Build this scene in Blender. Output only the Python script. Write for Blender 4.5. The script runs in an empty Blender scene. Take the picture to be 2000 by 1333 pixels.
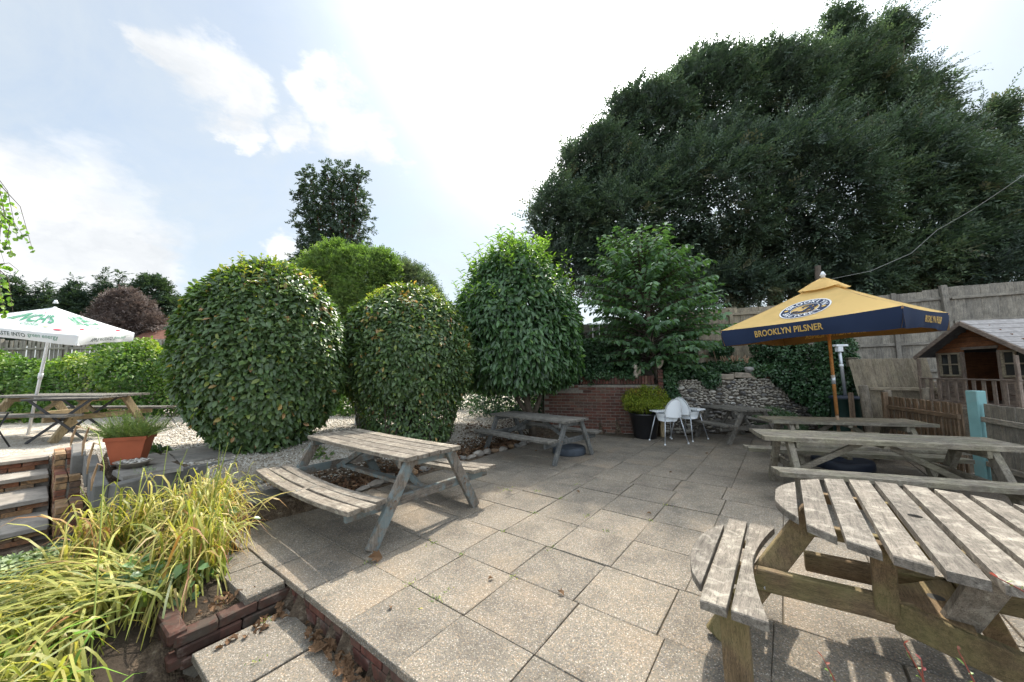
import bpy, math, random
import numpy as np
from mathutils import Vector, Matrix
R=random.Random(7); NR=np.random.default_rng(11)
S=bpy.context.scene; COL=S.collection
rad=math.radians
# ------------------------------------------------------------------ camera
FPX=700.0; PIT=.085; ROL=-.012; HC=1.7034; TH=.6465
cam_d=bpy.data.cameras.new('camera'); cam=bpy.data.objects.new('camera',cam_d); COL.objects.link(cam)
fw=Vector((0,math.cos(PIT),math.sin(PIT))); up0=Vector((0,-math.sin(PIT),math.cos(PIT))); rt0=Vector((1,0,0))
rt=rt0*math.cos(ROL)+up0*math.sin(ROL); up=up0*math.cos(ROL)-rt0*math.sin(ROL)
cam.matrix_world=Matrix(((rt.x,up.x,-fw.x,0),(rt.y,up.y,-fw.y,0),(rt.z,up.z,-fw.z,HC),(0,0,0,1)))
cam_d.sensor_width=36; cam_d.lens=36*FPX/2000; cam_d.clip_start=.05; cam_d.clip_end=2000
S.camera=cam
# ------------------------------------------------------------------ sky and sun
SUN_AZ=rad(21); SUN_EL=rad(52)
SKY_STR=.15; SUN_STR=2.35; EXPO=1.45
S.view_settings.view_transform='Standard'; S.view_settings.look='None'; S.view_settings.gamma=1; S.view_settings.exposure=EXPO
S.view_settings.use_curve_mapping=False
W=bpy.data.worlds.new('World'); S.world=W; W.use_nodes=True
nt=W.node_tree; nt.nodes.clear()
class NB:
    def __init__(s,t): s.t=t
    def n(s,ty,props={},**ins):
        o=s.t.nodes.new(ty)
        for k,v in props.items(): setattr(o,k,v)
        for k,v in ins.items():
            k2=k.replace('_',' ')
            i=o.inputs[int(k[1:])] if k[0]=='i' and k[1:].isdigit() else o.inputs[k2]
            if isinstance(v,bpy.types.NodeSocket): s.t.links.new(v,i)
            else:
                i.default_value=v
        return o
    def mix(s,f,a,b,bt='MIX'):
        o=s.t.nodes.new('ShaderNodeMix'); o.data_type='RGBA'; o.blend_type=bt
        for i,v in ((0,f),(6,a),(7,b)):
            if isinstance(v,bpy.types.NodeSocket): s.t.links.new(v,o.inputs[i])
            else: o.inputs[i].default_value=(*v,1) if isinstance(v,tuple) and len(v)==3 else v
        return o.outputs[2]
    def math(s,op,a,b=0.0,c=None):
        o=s.t.nodes.new('ShaderNodeMath'); o.operation=op
        for i,v in enumerate((a,b) if c is None else (a,b,c)):
            if isinstance(v,bpy.types.NodeSocket): s.t.links.new(v,o.inputs[i])
            else: o.inputs[i].default_value=v
        return o.outputs[0]
    def ramp(s,f,stops,interp='LINEAR'):
        o=s.t.nodes.new('ShaderNodeValToRGB'); o.color_ramp.interpolation=interp
        e=o.color_ramp.elements
        while len(e)<len(stops): e.new(.5)
        for q,(p,c) in zip(e,stops):
            q.position=p; q.color=(*c,1) if isinstance(c,tuple) else (c,c,c,1)
        s.t.links.new(f,o.inputs[0]); return o.outputs[0]
    def noise(s,vec,sc,det=4,rough=.5,dist=0):
        o=s.n('ShaderNodeTexNoise',Scale=sc,Detail=det,Roughness=rough,Distortion=dist)
        if vec is not None: s.t.links.new(vec,o.inputs['Vector'])
        return o.outputs[0]
def sky_dir(px,py):
    X=px-1000;Y=py-666.5
    c,s=math.cos(ROL),math.sin(ROL); Xu=(X*c+Y*s)/FPX; Yu=-(-X*s+Y*c)/FPX
    v=Vector((Xu,math.cos(PIT)-Yu*math.sin(PIT),math.sin(PIT)+Yu*math.cos(PIT))); return v.normalized()
b=NB(nt)
sky=b.n('ShaderNodeTexSky',dict(sky_type='NISHITA',sun_disc=False,sun_elevation=SUN_EL,sun_rotation=SUN_AZ,air_density=1.0,dust_density=2.5,ozone_density=1.2,altitude=50))
tc=b.n('ShaderNodeTexCoord'); gen=tc.outputs['Generated']
mp=b.n('ShaderNodeMapping',Vector=gen,Scale=(1,1,1.8))
wn=b.n('ShaderNodeTexNoise',Vector=mp.outputs[0],Scale=7.0,Detail=8.0,Roughness=.62)
warp=b.n('ShaderNodeVectorMath',dict(operation='MULTIPLY_ADD'),i0=wn.outputs['Color'],i1=(.22,.22,.22),i2=gen).outputs[0]
warp=b.n('ShaderNodeVectorMath',dict(operation='SUBTRACT'),i0=warp,i1=(.11,.11,.11)).outputs[0]
# cumulus heaps standing in the sky, by bearing and height
heaps=[(400,130,.085),(455,180,.06),(335,112,.045),(630,185,.075),(680,240,.085),(575,270,.06),(740,290,.07),(480,250,.04),(90,440,.17),(170,470,.14),(10,420,.13),(230,510,.10),(120,540,.18),(540,480,.05),(1150,170,.22),(1290,60,.22),(1050,330,.10),(300,560,.07)]
acc=None
for (px,py,r_) in heaps:
    d=sky_dir(px,py)
    dist=b.n('ShaderNodeVectorMath',dict(operation='DISTANCE'),i0=warp,i1=tuple(d)).outputs['Value']
    m=b.math('SUBTRACT',1.0,b.math('DIVIDE',dist,r_))
    acc=m if acc is None else b.math('MAXIMUM',acc,m)
heap=b.n('ShaderNodeMapRange',dict(interpolation_type='SMOOTHSTEP'),Value=acc,i1=-.05,i2=.60).outputs[0]
gencl=b.noise(mp.outputs[0],1.6,8,.6,.3)
gen2=b.n('ShaderNodeMapRange',dict(interpolation_type='SMOOTHSTEP'),Value=gencl,i1=.50,i2=.68).outputs[0]
mp2=b.n('ShaderNodeMapping',Vector=gen,Scale=(1.2,3.5,3.0),Rotation=(0.3,0.5,0.6))
cir=b.noise(mp2.outputs[0],1.7,7,.62,.5)
cir=b.n('ShaderNodeMapRange',Value=cir,i1=.30,i2=.75,i3=.55,i4=.93).outputs[0]
# thin high veil over blue sky, then cumulus
blue=b.mix(1.0,sky.outputs[0],(1,1,1),'MULTIPLY')
veil=b.mix(cir,b.mix(1.0,blue,(.50,.54,.54),'MULTIPLY'),(2.02,2.18,2.28))
shade=b.noise(warp,3.2,5,.55)
ccol=b.ramp(shade,[(.36,(2.05,2.13,2.22)),(.60,(2.9,2.9,2.9))])
allc=b.math('MAXIMUM',heap,b.math('MULTIPLY',gen2,.13))
skyc=b.mix(allc,veil,ccol)
# lift of brightness round the hidden sun: thin cloud scatters it
sd=Vector((math.sin(SUN_AZ)*math.cos(SUN_EL),math.cos(SUN_AZ)*math.cos(SUN_EL),math.sin(SUN_EL)))
dt=b.n('ShaderNodeVectorMath',dict(operation='DOT_PRODUCT'),i0=gen,i1=tuple(sd)).outputs['Value']
gl=b.math('POWER',b.math('MAXIMUM',dt,0.0),26.0)
skyc=b.mix(1.0,skyc,b.mix(gl,(.97,.98,.99),(15.0,14.8,14.6)),'MULTIPLY')
# added fill for the shade: sky brightened smoothly behind and above the camera
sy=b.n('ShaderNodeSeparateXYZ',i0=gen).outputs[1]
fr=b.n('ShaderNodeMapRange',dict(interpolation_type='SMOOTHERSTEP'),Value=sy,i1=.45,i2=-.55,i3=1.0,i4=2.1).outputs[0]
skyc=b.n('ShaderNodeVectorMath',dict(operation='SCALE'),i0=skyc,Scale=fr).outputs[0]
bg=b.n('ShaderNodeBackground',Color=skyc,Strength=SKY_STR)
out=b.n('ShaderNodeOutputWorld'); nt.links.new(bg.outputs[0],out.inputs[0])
sl=bpy.data.lights.new('sun','SUN'); sl.energy=SUN_STR; sl.angle=rad(.8); sl.color=(1,.92,.79)
so=bpy.data.objects.new('sun',sl); COL.objects.link(so); so.rotation_euler=(-sd).to_track_quat('-Z','Y').to_euler(); so.location=(0,0,20)

# ------------------------------------------------------------------ helpers
def tag(o,label=None,cat=None,group=None,kind=None):
    if label: o['label']=label
    if cat: o['category']=cat
    if group: o['group']=group
    if kind: o['kind']=kind
    return o
def empty(name,loc=(0,0,0),rz=0,label=None,cat=None,group=None,kind=None,rot=None):
    o=bpy.data.objects.new(name,None); COL.objects.link(o); o.location=loc
    o.rotation_euler=rot if rot else (0,0,rz); o.empty_display_size=.1
    return tag(o,label,cat,group,kind)
def link(name,me,parent=None,loc=(0,0,0),rot=(0,0,0),scale=(1,1,1)):
    o=bpy.data.objects.new(name,me); COL.objects.link(o); o.parent=parent
    o.location=loc; o.rotation_euler=rot; o.scale=scale; return o
def copy_tree(o,parent=None):
    c=o.copy(); COL.objects.link(c); c.parent=parent
    for ch in list(o.children): copy_tree(ch,c)
    return c
def ab(a,b_): return (a*math.sin(TH)+b_*math.cos(TH), a*math.cos(TH)-b_*math.sin(TH))
def hypot(*a): return math.sqrt(sum(x*x for x in a))
class MB:
    def __init__(s): s.v=[];s.f=[];s.mi=[];s.sm=[]
    def add(s,vs,fs,M=None,mi=0,sm=False):
        n=len(s.v)
        for q in vs:
            q=Vector(q); s.v.append(tuple(M@q) if M is not None else tuple(q))
        for fc in fs: s.f.append([n+i for i in fc]); s.mi.append(mi); s.sm.append(sm)
        return s
    def box(s,c,d,M=None,mi=0,ch=0.0,jit=0.0):
        x,y,z=d[0]/2,d[1]/2,d[2]/2
        T=Matrix.Translation(c)
        if M is not None: T=M@T
        j=lambda: R.uniform(-jit,jit)
        if ch<=0:
            vs=[(sx*x+j(),sy*y+j(),sz*z+j()) for sz in(-1,1) for sy in(-1,1) for sx in(-1,1)]
            fs=[(0,2,3,1),(4,5,7,6),(0,1,5,4),(2,6,7,3),(0,4,6,2),(1,3,7,5)]
            return s.add(vs,fs,T,mi)
        vs=[];idx={}
        for sz in(-1,1):
            for sy in(-1,1):
                for sx in(-1,1):
                    for ax in range(3):
                        p=[sx*(x-ch),sy*(y-ch),sz*(z-ch)]; p[ax]=(sx*x,sy*y,sz*z)[ax]
                        idx[(sx,sy,sz,ax)]=len(vs); vs.append((p[0]+j(),p[1]+j(),p[2]+j()))
        fs=[]
        I=idx
        for ax in range(3):
            o1,o2=[(1,2),(2,0),(0,1)][ax]
            for sg in(-1,1):
                q=[]
                for a_,b_ in((-1,-1),(1,-1),(1,1),(-1,1)):
                    k=[0,0,0];k[ax]=sg;k[o1]=a_;k[o2]=b_; q.append(I[(*k,ax)])
                fs.append(q if sg>0 else q[::-1])
        for ax in range(3):
            o1,o2=[(1,2),(2,0),(0,1)][ax]
            for a_ in(-1,1):
                for b_ in(-1,1):
                    k1=[0,0,0];k2=[0,0,0];k1[ax]=-1;k2[ax]=1
                    k1[o1]=k2[o1]=a_;k1[o2]=k2[o2]=b_
                    q=[I[(*k1,o1)],I[(*k2,o1)],I[(*k2,o2)],I[(*k1,o2)]]
                    fs.append(q if a_*b_<0 else q[::-1])
        for sx in(-1,1):
            for sy in(-1,1):
                for sz in(-1,1):
                    q=[I[(sx,sy,sz,0)],I[(sx,sy,sz,1)],I[(sx,sy,sz,2)]]
                    fs.append(q if sx*sy*sz>0 else q[::-1])
        return s.add(vs,fs,T,mi)
    def beam(s,p0,p1,w,h,upv=(0,0,1),ch=.004,mi=0):
        p0=Vector(p0);p1=Vector(p1);d=p1-p0;L=d.length;x=d.normalized();u=Vector(upv)
        y=u.cross(x)
        if y.length<1e-4: y=Vector((0,1,0)).cross(x)
        y.normalize();z=x.cross(y)
        m=(p0+p1)/2
        M=Matrix(((x.x,y.x,z.x,m.x),(x.y,y.y,z.y,m.y),(x.z,y.z,z.z,m.z),(0,0,0,1)))
        return s.box((0,0,0),(L,w,h),M,mi,ch)
    def tube(s,pts,rs,n=8,mi=0,cap=True,sm=True):
        pts=[Vector(p) for p in pts]
        if not hasattr(rs,'__len__'): rs=[rs]*len(pts)
        b0=len(s.v); prev=None
        for i,p in enumerate(pts):
            t=(pts[min(i+1,len(pts)-1)]-pts[max(i-1,0)]).normalized()
            if prev is None:
                a=Vector((0,0,1)) if abs(t.z)<.9 else Vector((1,0,0)); x=a.cross(t).normalized()
            else: x=(prev-t*prev.dot(t)).normalized()
            prev=x;y=t.cross(x)
            for k in range(n):
                an=2*math.pi*k/n; q=p+(x*math.cos(an)+y*math.sin(an))*rs[i]; s.v.append(tuple(q))
        for i in range(len(pts)-1):
            for k in range(n):
                a_=b0+i*n+k;b_=b0+i*n+(k+1)%n
                s.f.append([a_,b_,b_+n,a_+n]);s.mi.append(mi);s.sm.append(sm)
        if cap:
            s.f.append([b0+k for k in range(n)][::-1]);s.mi.append(mi);s.sm.append(False)
            e=b0+(len(pts)-1)*n; s.f.append([e+k for k in range(n)]);s.mi.append(mi);s.sm.append(False)
        return s
    def prism(s,outl,z0,z1,M=None,mi=0,ch=0):
        n=len(outl)
        vs=[(x,y,z0) for x,y in outl]+[(x,y,z1-ch) for x,y in outl]
        fs=[list(range(n))[::-1]]+[(i,(i+1)%n,n+(i+1)%n,n+i) for i in range(n)]
        if ch:
            cx=sum(p[0] for p in outl)/n;cy=sum(p[1] for p in outl)/n
            vs+=[(x-(x-cx)/max(1e-6,hypot(x-cx,y-cy))*ch,y-(y-cy)/max(1e-6,hypot(x-cx,y-cy))*ch,z1) for x,y in outl]
            fs+=[(n+i,n+(i+1)%n,2*n+(i+1)%n,2*n+i) for i in range(n)]+[list(range(2*n,3*n))]
        else: fs+=[list(range(n,2*n))]
        return s.add(vs,fs,M,mi)
    def lathe(s,prof,n=20,M=None,mi=0,sm=True):
        vs=[];fs=[]
        for r_,z in prof:
            for k in range(n):
                a=2*math.pi*k/n; vs.append((r_*math.cos(a),r_*math.sin(a),z))
        for i in range(len(prof)-1):
            for k in range(n): fs.append((i*n+k,i*n+(k+1)%n,(i+1)*n+(k+1)%n,(i+1)*n+k))
        return s.add(vs,fs,M,mi,sm)
    def mesh(s,name,mats):
        me=bpy.data.meshes.new(name); me.from_pydata(s.v,[],s.f)
        for m in (mats if isinstance(mats,(list,tuple)) else [mats]): me.materials.append(m)
        me.polygons.foreach_set('material_index',s.mi); me.polygons.foreach_set('use_smooth',s.sm); me.update(); return me
    def build(s,name,mats,parent=None,world=False,**k):
        if world and parent is not None:
            L=Vector(parent.location); s.v=[tuple(Vector(q)-L) for q in s.v]
        return link(name,s.mesh(name,mats),parent,**k)
def tube_obj(name,pts,rs,mat,parent=None,n=8,**k): return MB().tube(pts,rs,n).build(name,mat,parent,**k)
def np_mesh(name,co,quads,mat,vals=None,tris=False,smooth=False):
    me=bpy.data.meshes.new(name); nv=len(co); k=3 if tris else 4; nf=len(quads)
    me.vertices.add(nv); me.vertices.foreach_set('co',np.ascontiguousarray(co,dtype=np.float32).ravel())
    me.loops.add(nf*k); me.loops.foreach_set('vertex_index',np.ascontiguousarray(quads,dtype=np.int32).ravel())
    me.polygons.add(nf); me.polygons.foreach_set('loop_start',np.arange(0,nf*k,k,dtype=np.int32))
    if smooth: me.polygons.foreach_set('use_smooth',np.ones(nf,dtype=bool))
    me.materials.append(mat)
    if vals is not None:
        a=me.attributes.new('v','FLOAT','FACE'); a.data.foreach_set('value',np.ascontiguousarray(vals,dtype=np.float32))
    me.update(calc_edges=True); return me
def nrm(a): return a/np.maximum(np.linalg.norm(a,axis=1,keepdims=True),1e-9)
def leaf_me(name,pos,ax,nm,L,Wd,mat,vals,fold=.12,droop=.1,rich=False):
    """many leaves; each a folded blade hung at pos, pointing along ax"""
    ax=nrm(ax); side=nrm(np.cross(ax,nm)); nm=np.cross(side,ax)
    L=np.asarray(L).reshape(-1,1)*np.ones((len(pos),1)); Wd=np.asarray(Wd).reshape(-1,1)*np.ones((len(pos),1))
    tip=pos+ax*L-nm*L*droop
    if not rich:
        m=pos+ax*L*.45+nm*Wd*fold
        co=np.stack([pos,m+side*Wd*.5,tip,m-side*Wd*.5],1).reshape(-1,3)
        i=np.arange(len(pos))[:,None]*4
        q=np.concatenate([i+np.array([[0,1,2]]),i+np.array([[0,2,3]])],1).reshape(-1,3)
        return np_mesh(name,co,q,mat,np.repeat(vals,2),tris=True)
    m1=pos+ax*L*.28+nm*Wd*fold*.8; m2=pos+ax*L*.66+nm*(Wd*fold-L*droop*.4)
    co=np.stack([pos,m1+side*Wd*.42,m2+side*Wd*.46,tip,m2-side*Wd*.46,m1-side*Wd*.42],1).reshape(-1,3)
    i=np.arange(len(pos))[:,None]*6
    q=np.concatenate([i+np.array([[0,1,2,3]]),i+np.array([[0,3,4,5]])],1).reshape(-1,4)
    return np_mesh(name,co,q,mat,np.repeat(vals,2))
def rdir(n):
    return nrm(NR.normal(size=(n,3)))
def wob(p,s=1.0,seed=0):
    """cheap smooth noise in about -1..1"""
    k=[(1.7,2.3,1.1,.3),(3.1,-1.9,2.7,1.9),(-2.2,4.1,3.3,4.2),(5.2,3.7,-4.4,2.2)]
    o=0
    for i,(a,b_,c,d) in enumerate(k): o=o+np.sin((p[:,0]*a+p[:,1]*b_+p[:,2]*c)*s+d+seed*1.7)/(1+i*.6)
    return o/2.2
# ------------------------------------------------------------------ materials
def mat(name):
    m=bpy.data.materials.new(name); m.use_nodes=True; t=m.node_tree; t.nodes.clear(); b=NB(t)
    return m,b
def finish(b,col,rough=.7,bump=None,bs=.3,bd=.01,spec=.4,metal=0,sheen=0):
    pr=b.n('ShaderNodeBsdfPrincipled')
    def setv(k,v):
        if isinstance(v,bpy.types.NodeSocket): b.t.links.new(v,pr.inputs[k])
        else: pr.inputs[k].default_value=(*v,1) if isinstance(v,tuple) else v
    setv('Base Color',col);setv('Roughness',rough);setv('Metallic',metal);setv('Specular IOR Level',spec)
    if bump is not None:
        bn=b.n('ShaderNodeBump',Strength=bs,Distance=bd); b.t.links.new(bump,bn.inputs['Height']); b.t.links.new(bn.outputs[0],pr.inputs['Normal'])
    o=b.n('ShaderNodeOutputMaterial'); b.t.links.new(pr.outputs[0],o.inputs[0]); return pr
def ocoord(b,rand=10.0,scale=(1,1,1)):
    tc=b.n('ShaderNodeTexCoord'); oi=b.n('ShaderNodeObjectInfo')
    off=b.n('ShaderNodeVectorMath',dict(operation='MULTIPLY_ADD'),i0=tc.outputs['Object'],i1=(1,1,1))
    mu=b.math('MULTIPLY',oi.outputs['Random'],rand); b.t.links.new(mu,off.inputs[2])
    mp=b.n('ShaderNodeMapping',Vector=off.outputs[0],Scale=scale)
    return off.outputs[0],mp.outputs[0],oi.outputs['Random']
_w={}
def wood(axis='x',tone=(.30,.265,.225),dark=(.10,.085,.07),name='weathered_wood',algae=0.0,paint=None,lich=.5,rough=.8):
    key=(axis,tone,dark,algae,paint,lich)
    if key in _w: return _w[key]
    m,b=mat(name+'_'+axis)
    st={'x':(1.2,14,14),'y':(14,1.2,14),'z':(14,14,1.2)}[axis]
    o,g,rn=ocoord(b,17,st)
    n1=b.noise(g,3.5,8,.65,.6); n2=b.noise(g,14,4,.6); n3=b.noise(o,6,5,.6)
    tl=tuple(min(1,c*1.5) for c in tone)
    c=b.ramp(n1,[(.28,dark),(.47,tone),(.72,tl)])
    c=b.mix(b.ramp(n2,[(.42,.0),(.50,.5),(.60,.0)]),c,dark)
    pale=b.ramp(b.noise(o,9,6,.7,1.0),[(.50,0.0),(.62,1.0)])
    c=b.mix(b.math('MULTIPLY',pale,lich*.55),c,(.50,.48,.42))
    br=b.ramp(n3,[(.3,.72),(.7,1.2)])
    c=b.mix(1.0,c,br,'MULTIPLY')
    c=b.mix(1.0,c,b.ramp(rn,[(0,(.80,.78,.76)),(1,(1.12,1.08,1.02))]),'MULTIPLY')
    crk=b.noise(g,5.5,3,.5); c=b.mix(b.ramp(crk,[(.485,0.0),(.497,.9),(.509,0.0)]),c,(.025,.02,.017))
    if algae: c=b.mix(b.math('MULTIPLY',b.ramp(b.noise(o,3,4,.6),[(.42,0.0),(.62,1.0)]),algae),c,(.13,.15,.045))
    if paint: c=b.mix(b.ramp(b.noise(o,5,6,.7),[(.46,0.0),(.56,.75)]),c,paint)
    h=b.math('ADD',n1,b.math('MULTIPLY',n2,.5))
    finish(b,c,rough,h,.55,.006,.25); _w[key]=m; return m
def plain(name,col,rough=.6,spec=.4,metal=0,var=.12,sc=6,bump=.0,dirt=None):
    m,b=mat(name); o,g,rn=ocoord(b,9)
    n1=b.noise(o,sc,6,.6)
    lo=tuple(c*(1-var) for c in col);hi=tuple(min(1,c*(1+var)) for c in col)
    c=b.ramp(n1,[(.3,lo),(.7,hi)])
    if dirt: c=b.mix(b.ramp(b.noise(o,sc*.6,6,.7),[(.5,0.0),(.75,.6)]),c,dirt)
    finish(b,c,rough,n1 if bump else None,bump,.004,spec,metal); return m
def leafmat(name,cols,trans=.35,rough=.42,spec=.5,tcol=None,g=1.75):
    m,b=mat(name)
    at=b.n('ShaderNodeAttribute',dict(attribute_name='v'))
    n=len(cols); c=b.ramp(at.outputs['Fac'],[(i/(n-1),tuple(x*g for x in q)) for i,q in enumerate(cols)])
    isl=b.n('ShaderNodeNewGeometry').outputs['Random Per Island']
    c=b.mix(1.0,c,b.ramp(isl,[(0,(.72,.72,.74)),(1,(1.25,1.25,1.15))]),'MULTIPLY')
    pr=b.n('ShaderNodeBsdfPrincipled',Roughness=rough); b.t.links.new(c,pr.inputs['Base Color']); pr.inputs['Specular IOR Level'].default_value=spec
    tr=b.n('ShaderNodeBsdfTranslucent'); b.t.links.new(b.mix(1.0,c,tcol or (1.7,2.0,.6),'MULTIPLY'),tr.inputs[0])
    mx=b.n('ShaderNodeMixShader',i0=trans); b.t.links.new(pr.outputs[0],mx.inputs[1]); b.t.links.new(tr.outputs[0],mx.inputs[2])
    o=b.n('ShaderNodeOutputMaterial'); b.t.links.new(mx.outputs[0],o.inputs[0]); return m
def aggregate():
    m,b=mat('exposed_aggregate'); o,g,rn=ocoord(b,23)
    v=b.n('ShaderNodeTexVoronoi',dict(feature='F1'),Scale=112.0); b.t.links.new(o,v.inputs['Vector'])
    sep=b.n('ShaderNodeSeparateColor'); b.t.links.new(v.outputs['Color'],sep.inputs[0])
    peb=b.ramp(sep.outputs[0],[(0,(.095,.088,.078)),(.25,(.19,.168,.143)),(.48,(.27,.215,.16)),(.66,(.16,.152,.148)),(.80,(.30,.28,.25)),(.955,(.38,.36,.335))],'CONSTANT')
    mort=(.15,.14,.12)
    c=b.mix(b.ramp(v.outputs['Distance'],[(.38,0.0),(.62,1.0)]),peb,mort)
    n1=b.noise(o,2.2,6,.65); c=b.mix(1.0,c,b.ramp(n1,[(.3,(.66,.65,.64)),(.52,(1,.99,.97)),(.72,(1.14,1.10,1.03))]),'MULTIPLY')
    rs=b.ramp(b.noise(o,1.1,3,.5),[(.55,0.0),(.75,.22)]); c=b.mix(rs,c,(.24,.165,.10))
    st_=b.ramp(b.noise(o,3.3,7,.75,1.2),[(.54,0.0),(.66,.40)]); c=b.mix(st_,c,(.085,.08,.07))
    spt=b.n('ShaderNodeTexVoronoi',dict(feature='F1'),Scale=5.0); b.t.links.new(o,spt.inputs['Vector']); c=b.mix(b.ramp(spt.outputs['Distance'],[(.05,.55),(.085,0.0)]),c,(.07,.065,.06))
    c=b.mix(1.0,c,b.ramp(rn,[(0,(.93,.90,.87)),(.5,(1.03,.99,.95)),(1,(1.13,1.08,1.02))]),'MULTIPLY')
    h=b.math('SUBTRACT',1.0,v.outputs['Distance'])
    finish(b,c,.85,h,.5,.004,.25); return m
def brickmat(name='brick_red',cols=None):
    m,b=mat(name); o,g,rn=ocoord(b,31)
    cols=cols or [(0,(.08,.038,.030)),(.35,(.125,.05,.038)),(.6,(.155,.066,.046)),(.85,(.10,.058,.046)),(1,(.18,.10,.07))]
    c=b.ramp(rn,cols)
    c=b.mix(1.0,c,b.ramp(b.noise(o,14,6,.7),[(.3,.65),(.7,1.25)]),'MULTIPLY')
    c=b.mix(b.ramp(b.noise(o,5,6,.7),[(.56,0.0),(.74,.45)]),c,(.33,.29,.25))
    c=b.mix(b.ramp(b.noise(o,7,7,.75,1.0),[(.48,0.0),(.62,.75)]),c,(.055,.05,.04))
    finish(b,c,.9,b.noise(o,60,5,.6),.35,.004,.2); return m
def stonemat(name,stops,sc=8,rough=.8,bump=.4,spec=.3):
    m,b=mat(name); o,g,rn=ocoord(b,31)
    c=b.ramp(rn,stops)
    c=b.mix(1.0,c,b.ramp(b.noise(o,sc,7,.7),[(.3,.6),(.7,1.3)]),'MULTIPLY')
    finish(b,c,rough,b.noise(o,sc*4,6,.65),bump,.006,spec); return m
M={}
M['slab']=aggregate()
M['brick']=brickmat()
M['brickb']=brickmat('brick_brown',[(0,(.17,.06,.04)),(.3,(.23,.10,.055)),(.6,(.32,.20,.10)),(.8,(.16,.10,.07)),(1,(.36,.25,.15))])
M['brickm']=brickmat('mossy_brick',[(0,(.05,.028,.022)),(.4,(.085,.04,.03)),(.8,(.07,.045,.035)),(1,(.11,.07,.05))])
M['mortar']=stonemat('mortar',[(0,(.20,.18,.15)),(1,(.24,.21,.18))],20,.95,.6)
M['stone']=stonemat('riven_stone',[(0,(.20,.185,.165)),(.5,(.27,.24,.205)),(1,(.32,.28,.235))],5,.85,.5)
M['sleeper']=stonemat('grey_stone',[(0,(.125,.12,.11)),(1,(.165,.155,.14))],4,.85,.5)
M['flint']=stonemat('flint',[(0,(.09,.085,.085)),(.25,(.20,.185,.165)),(.5,(.33,.29,.235)),(.75,(.15,.145,.145)),(.92,(.42,.38,.32)),(1,(.60,.58,.54))],9,.55,.35,.5)
M['black']=plain('black_metal',(.02,.02,.022),.45,.5)
M['whitem']=plain('white_paint',(.75,.76,.78),.4,.5,0,.03)
M['whitep']=plain('white_plastic',(.78,.80,.82),.35,.5,0,.02)
M['greyleg']=plain('grey_metal_tube',(.50,.52,.55),.35,.5,.6,.05)
M['terra']=plain('terracotta_plastic',(.34,.085,.035),.55,.4,0,.12,5)
M['potblack']=plain('black_pot',(.012,.012,.014),.35,.5)
M['basebl']=plain('blue_black_plastic',(.018,.024,.04),.5,.4)
M['baseg']=plain('slate_plastic',(.05,.06,.075),.6,.3,0,.2,8)
M['turq']=plain('turquoise_paint',(.20,.37,.37),.75,.2,0,.12,5,.2,(.32,.34,.31))
M['bark']=stonemat('bark',[(0,(.09,.07,.055)),(1,(.12,.095,.07))],9,.95,1.0)
M['barkp']=stonemat('pale_bark',[(0,(.26,.22,.17)),(1,(.30,.25,.2))],9,.95,1.0)
M['felt']=plain('roof_felt',(.10,.105,.115),.9,.2,0,.3,12,.3)
M['roofshingle']=plain('grey_shingle',(.30,.28,.27),.9,.2,0,.25,14,.3)
M['pane']=plain('window_pane',(.03,.03,.03),.12,.6,0,.1)
M['green']=plain('green_plastic',(.01,.035,.03),.4,.5)
M['wire']=plain('cable',(.35,.35,.33),.6,.3)
# ------------------------------------------------------------------ ground
def sstep(e0,e1,x):
    t=np.clip((x-e0)/(e1-e0),0,1); return t*t*(3-2*t)
def gz_np(x,y):
    a=x*math.sin(TH)+y*math.cos(TH); b_=x*math.cos(TH)-y*math.sin(TH)
    nz=.02*np.sin(x*2.1+y*1.3)+.015*np.sin(x*4.3-y*3.1)
    terr=.50*sstep(5.0,6.9,-b_)*(1-.45*sstep(4,8,a))+nz*.6*sstep(5,6,-b_)
    z=np.where(b_<-4.93,terr,-.06)
    z=np.where((a<1.37)&(b_>-6.55),np.where((b_>-3.5)|(a<.70),-.46,-.12),z)
    z=np.where((a<.7)&(b_<=-3.5)&(b_>-9.2),-.21,z)
    z=np.where((b_<-4.9)&(b_>-6.45)&(a<2.4)&(a>=.7),.10+.06*(a-.7),z)
    # raised bank held up by the brick and flint walls
    wl=np.where(x<3.9,10.5-.307*(x-.92),9.75+.13*(x-3.9))
    z=np.where((x>.98)&(y>wl)&(x<9.2),1.30+.15*np.minimum(1,(y-wl)/1.2)+nz,z)
    z=np.where((x>=9.2)&(y>7.6),1.1,z)
    far=np.hypot(x,y); z=np.where((far>16)&(y>0)&(x<.98),.35,z)
    z=np.where(far>24,.3,z)
    return z
def gz(x,y): return float(gz_np(np.array([float(x)]),np.array([float(y)]))[0])
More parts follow.
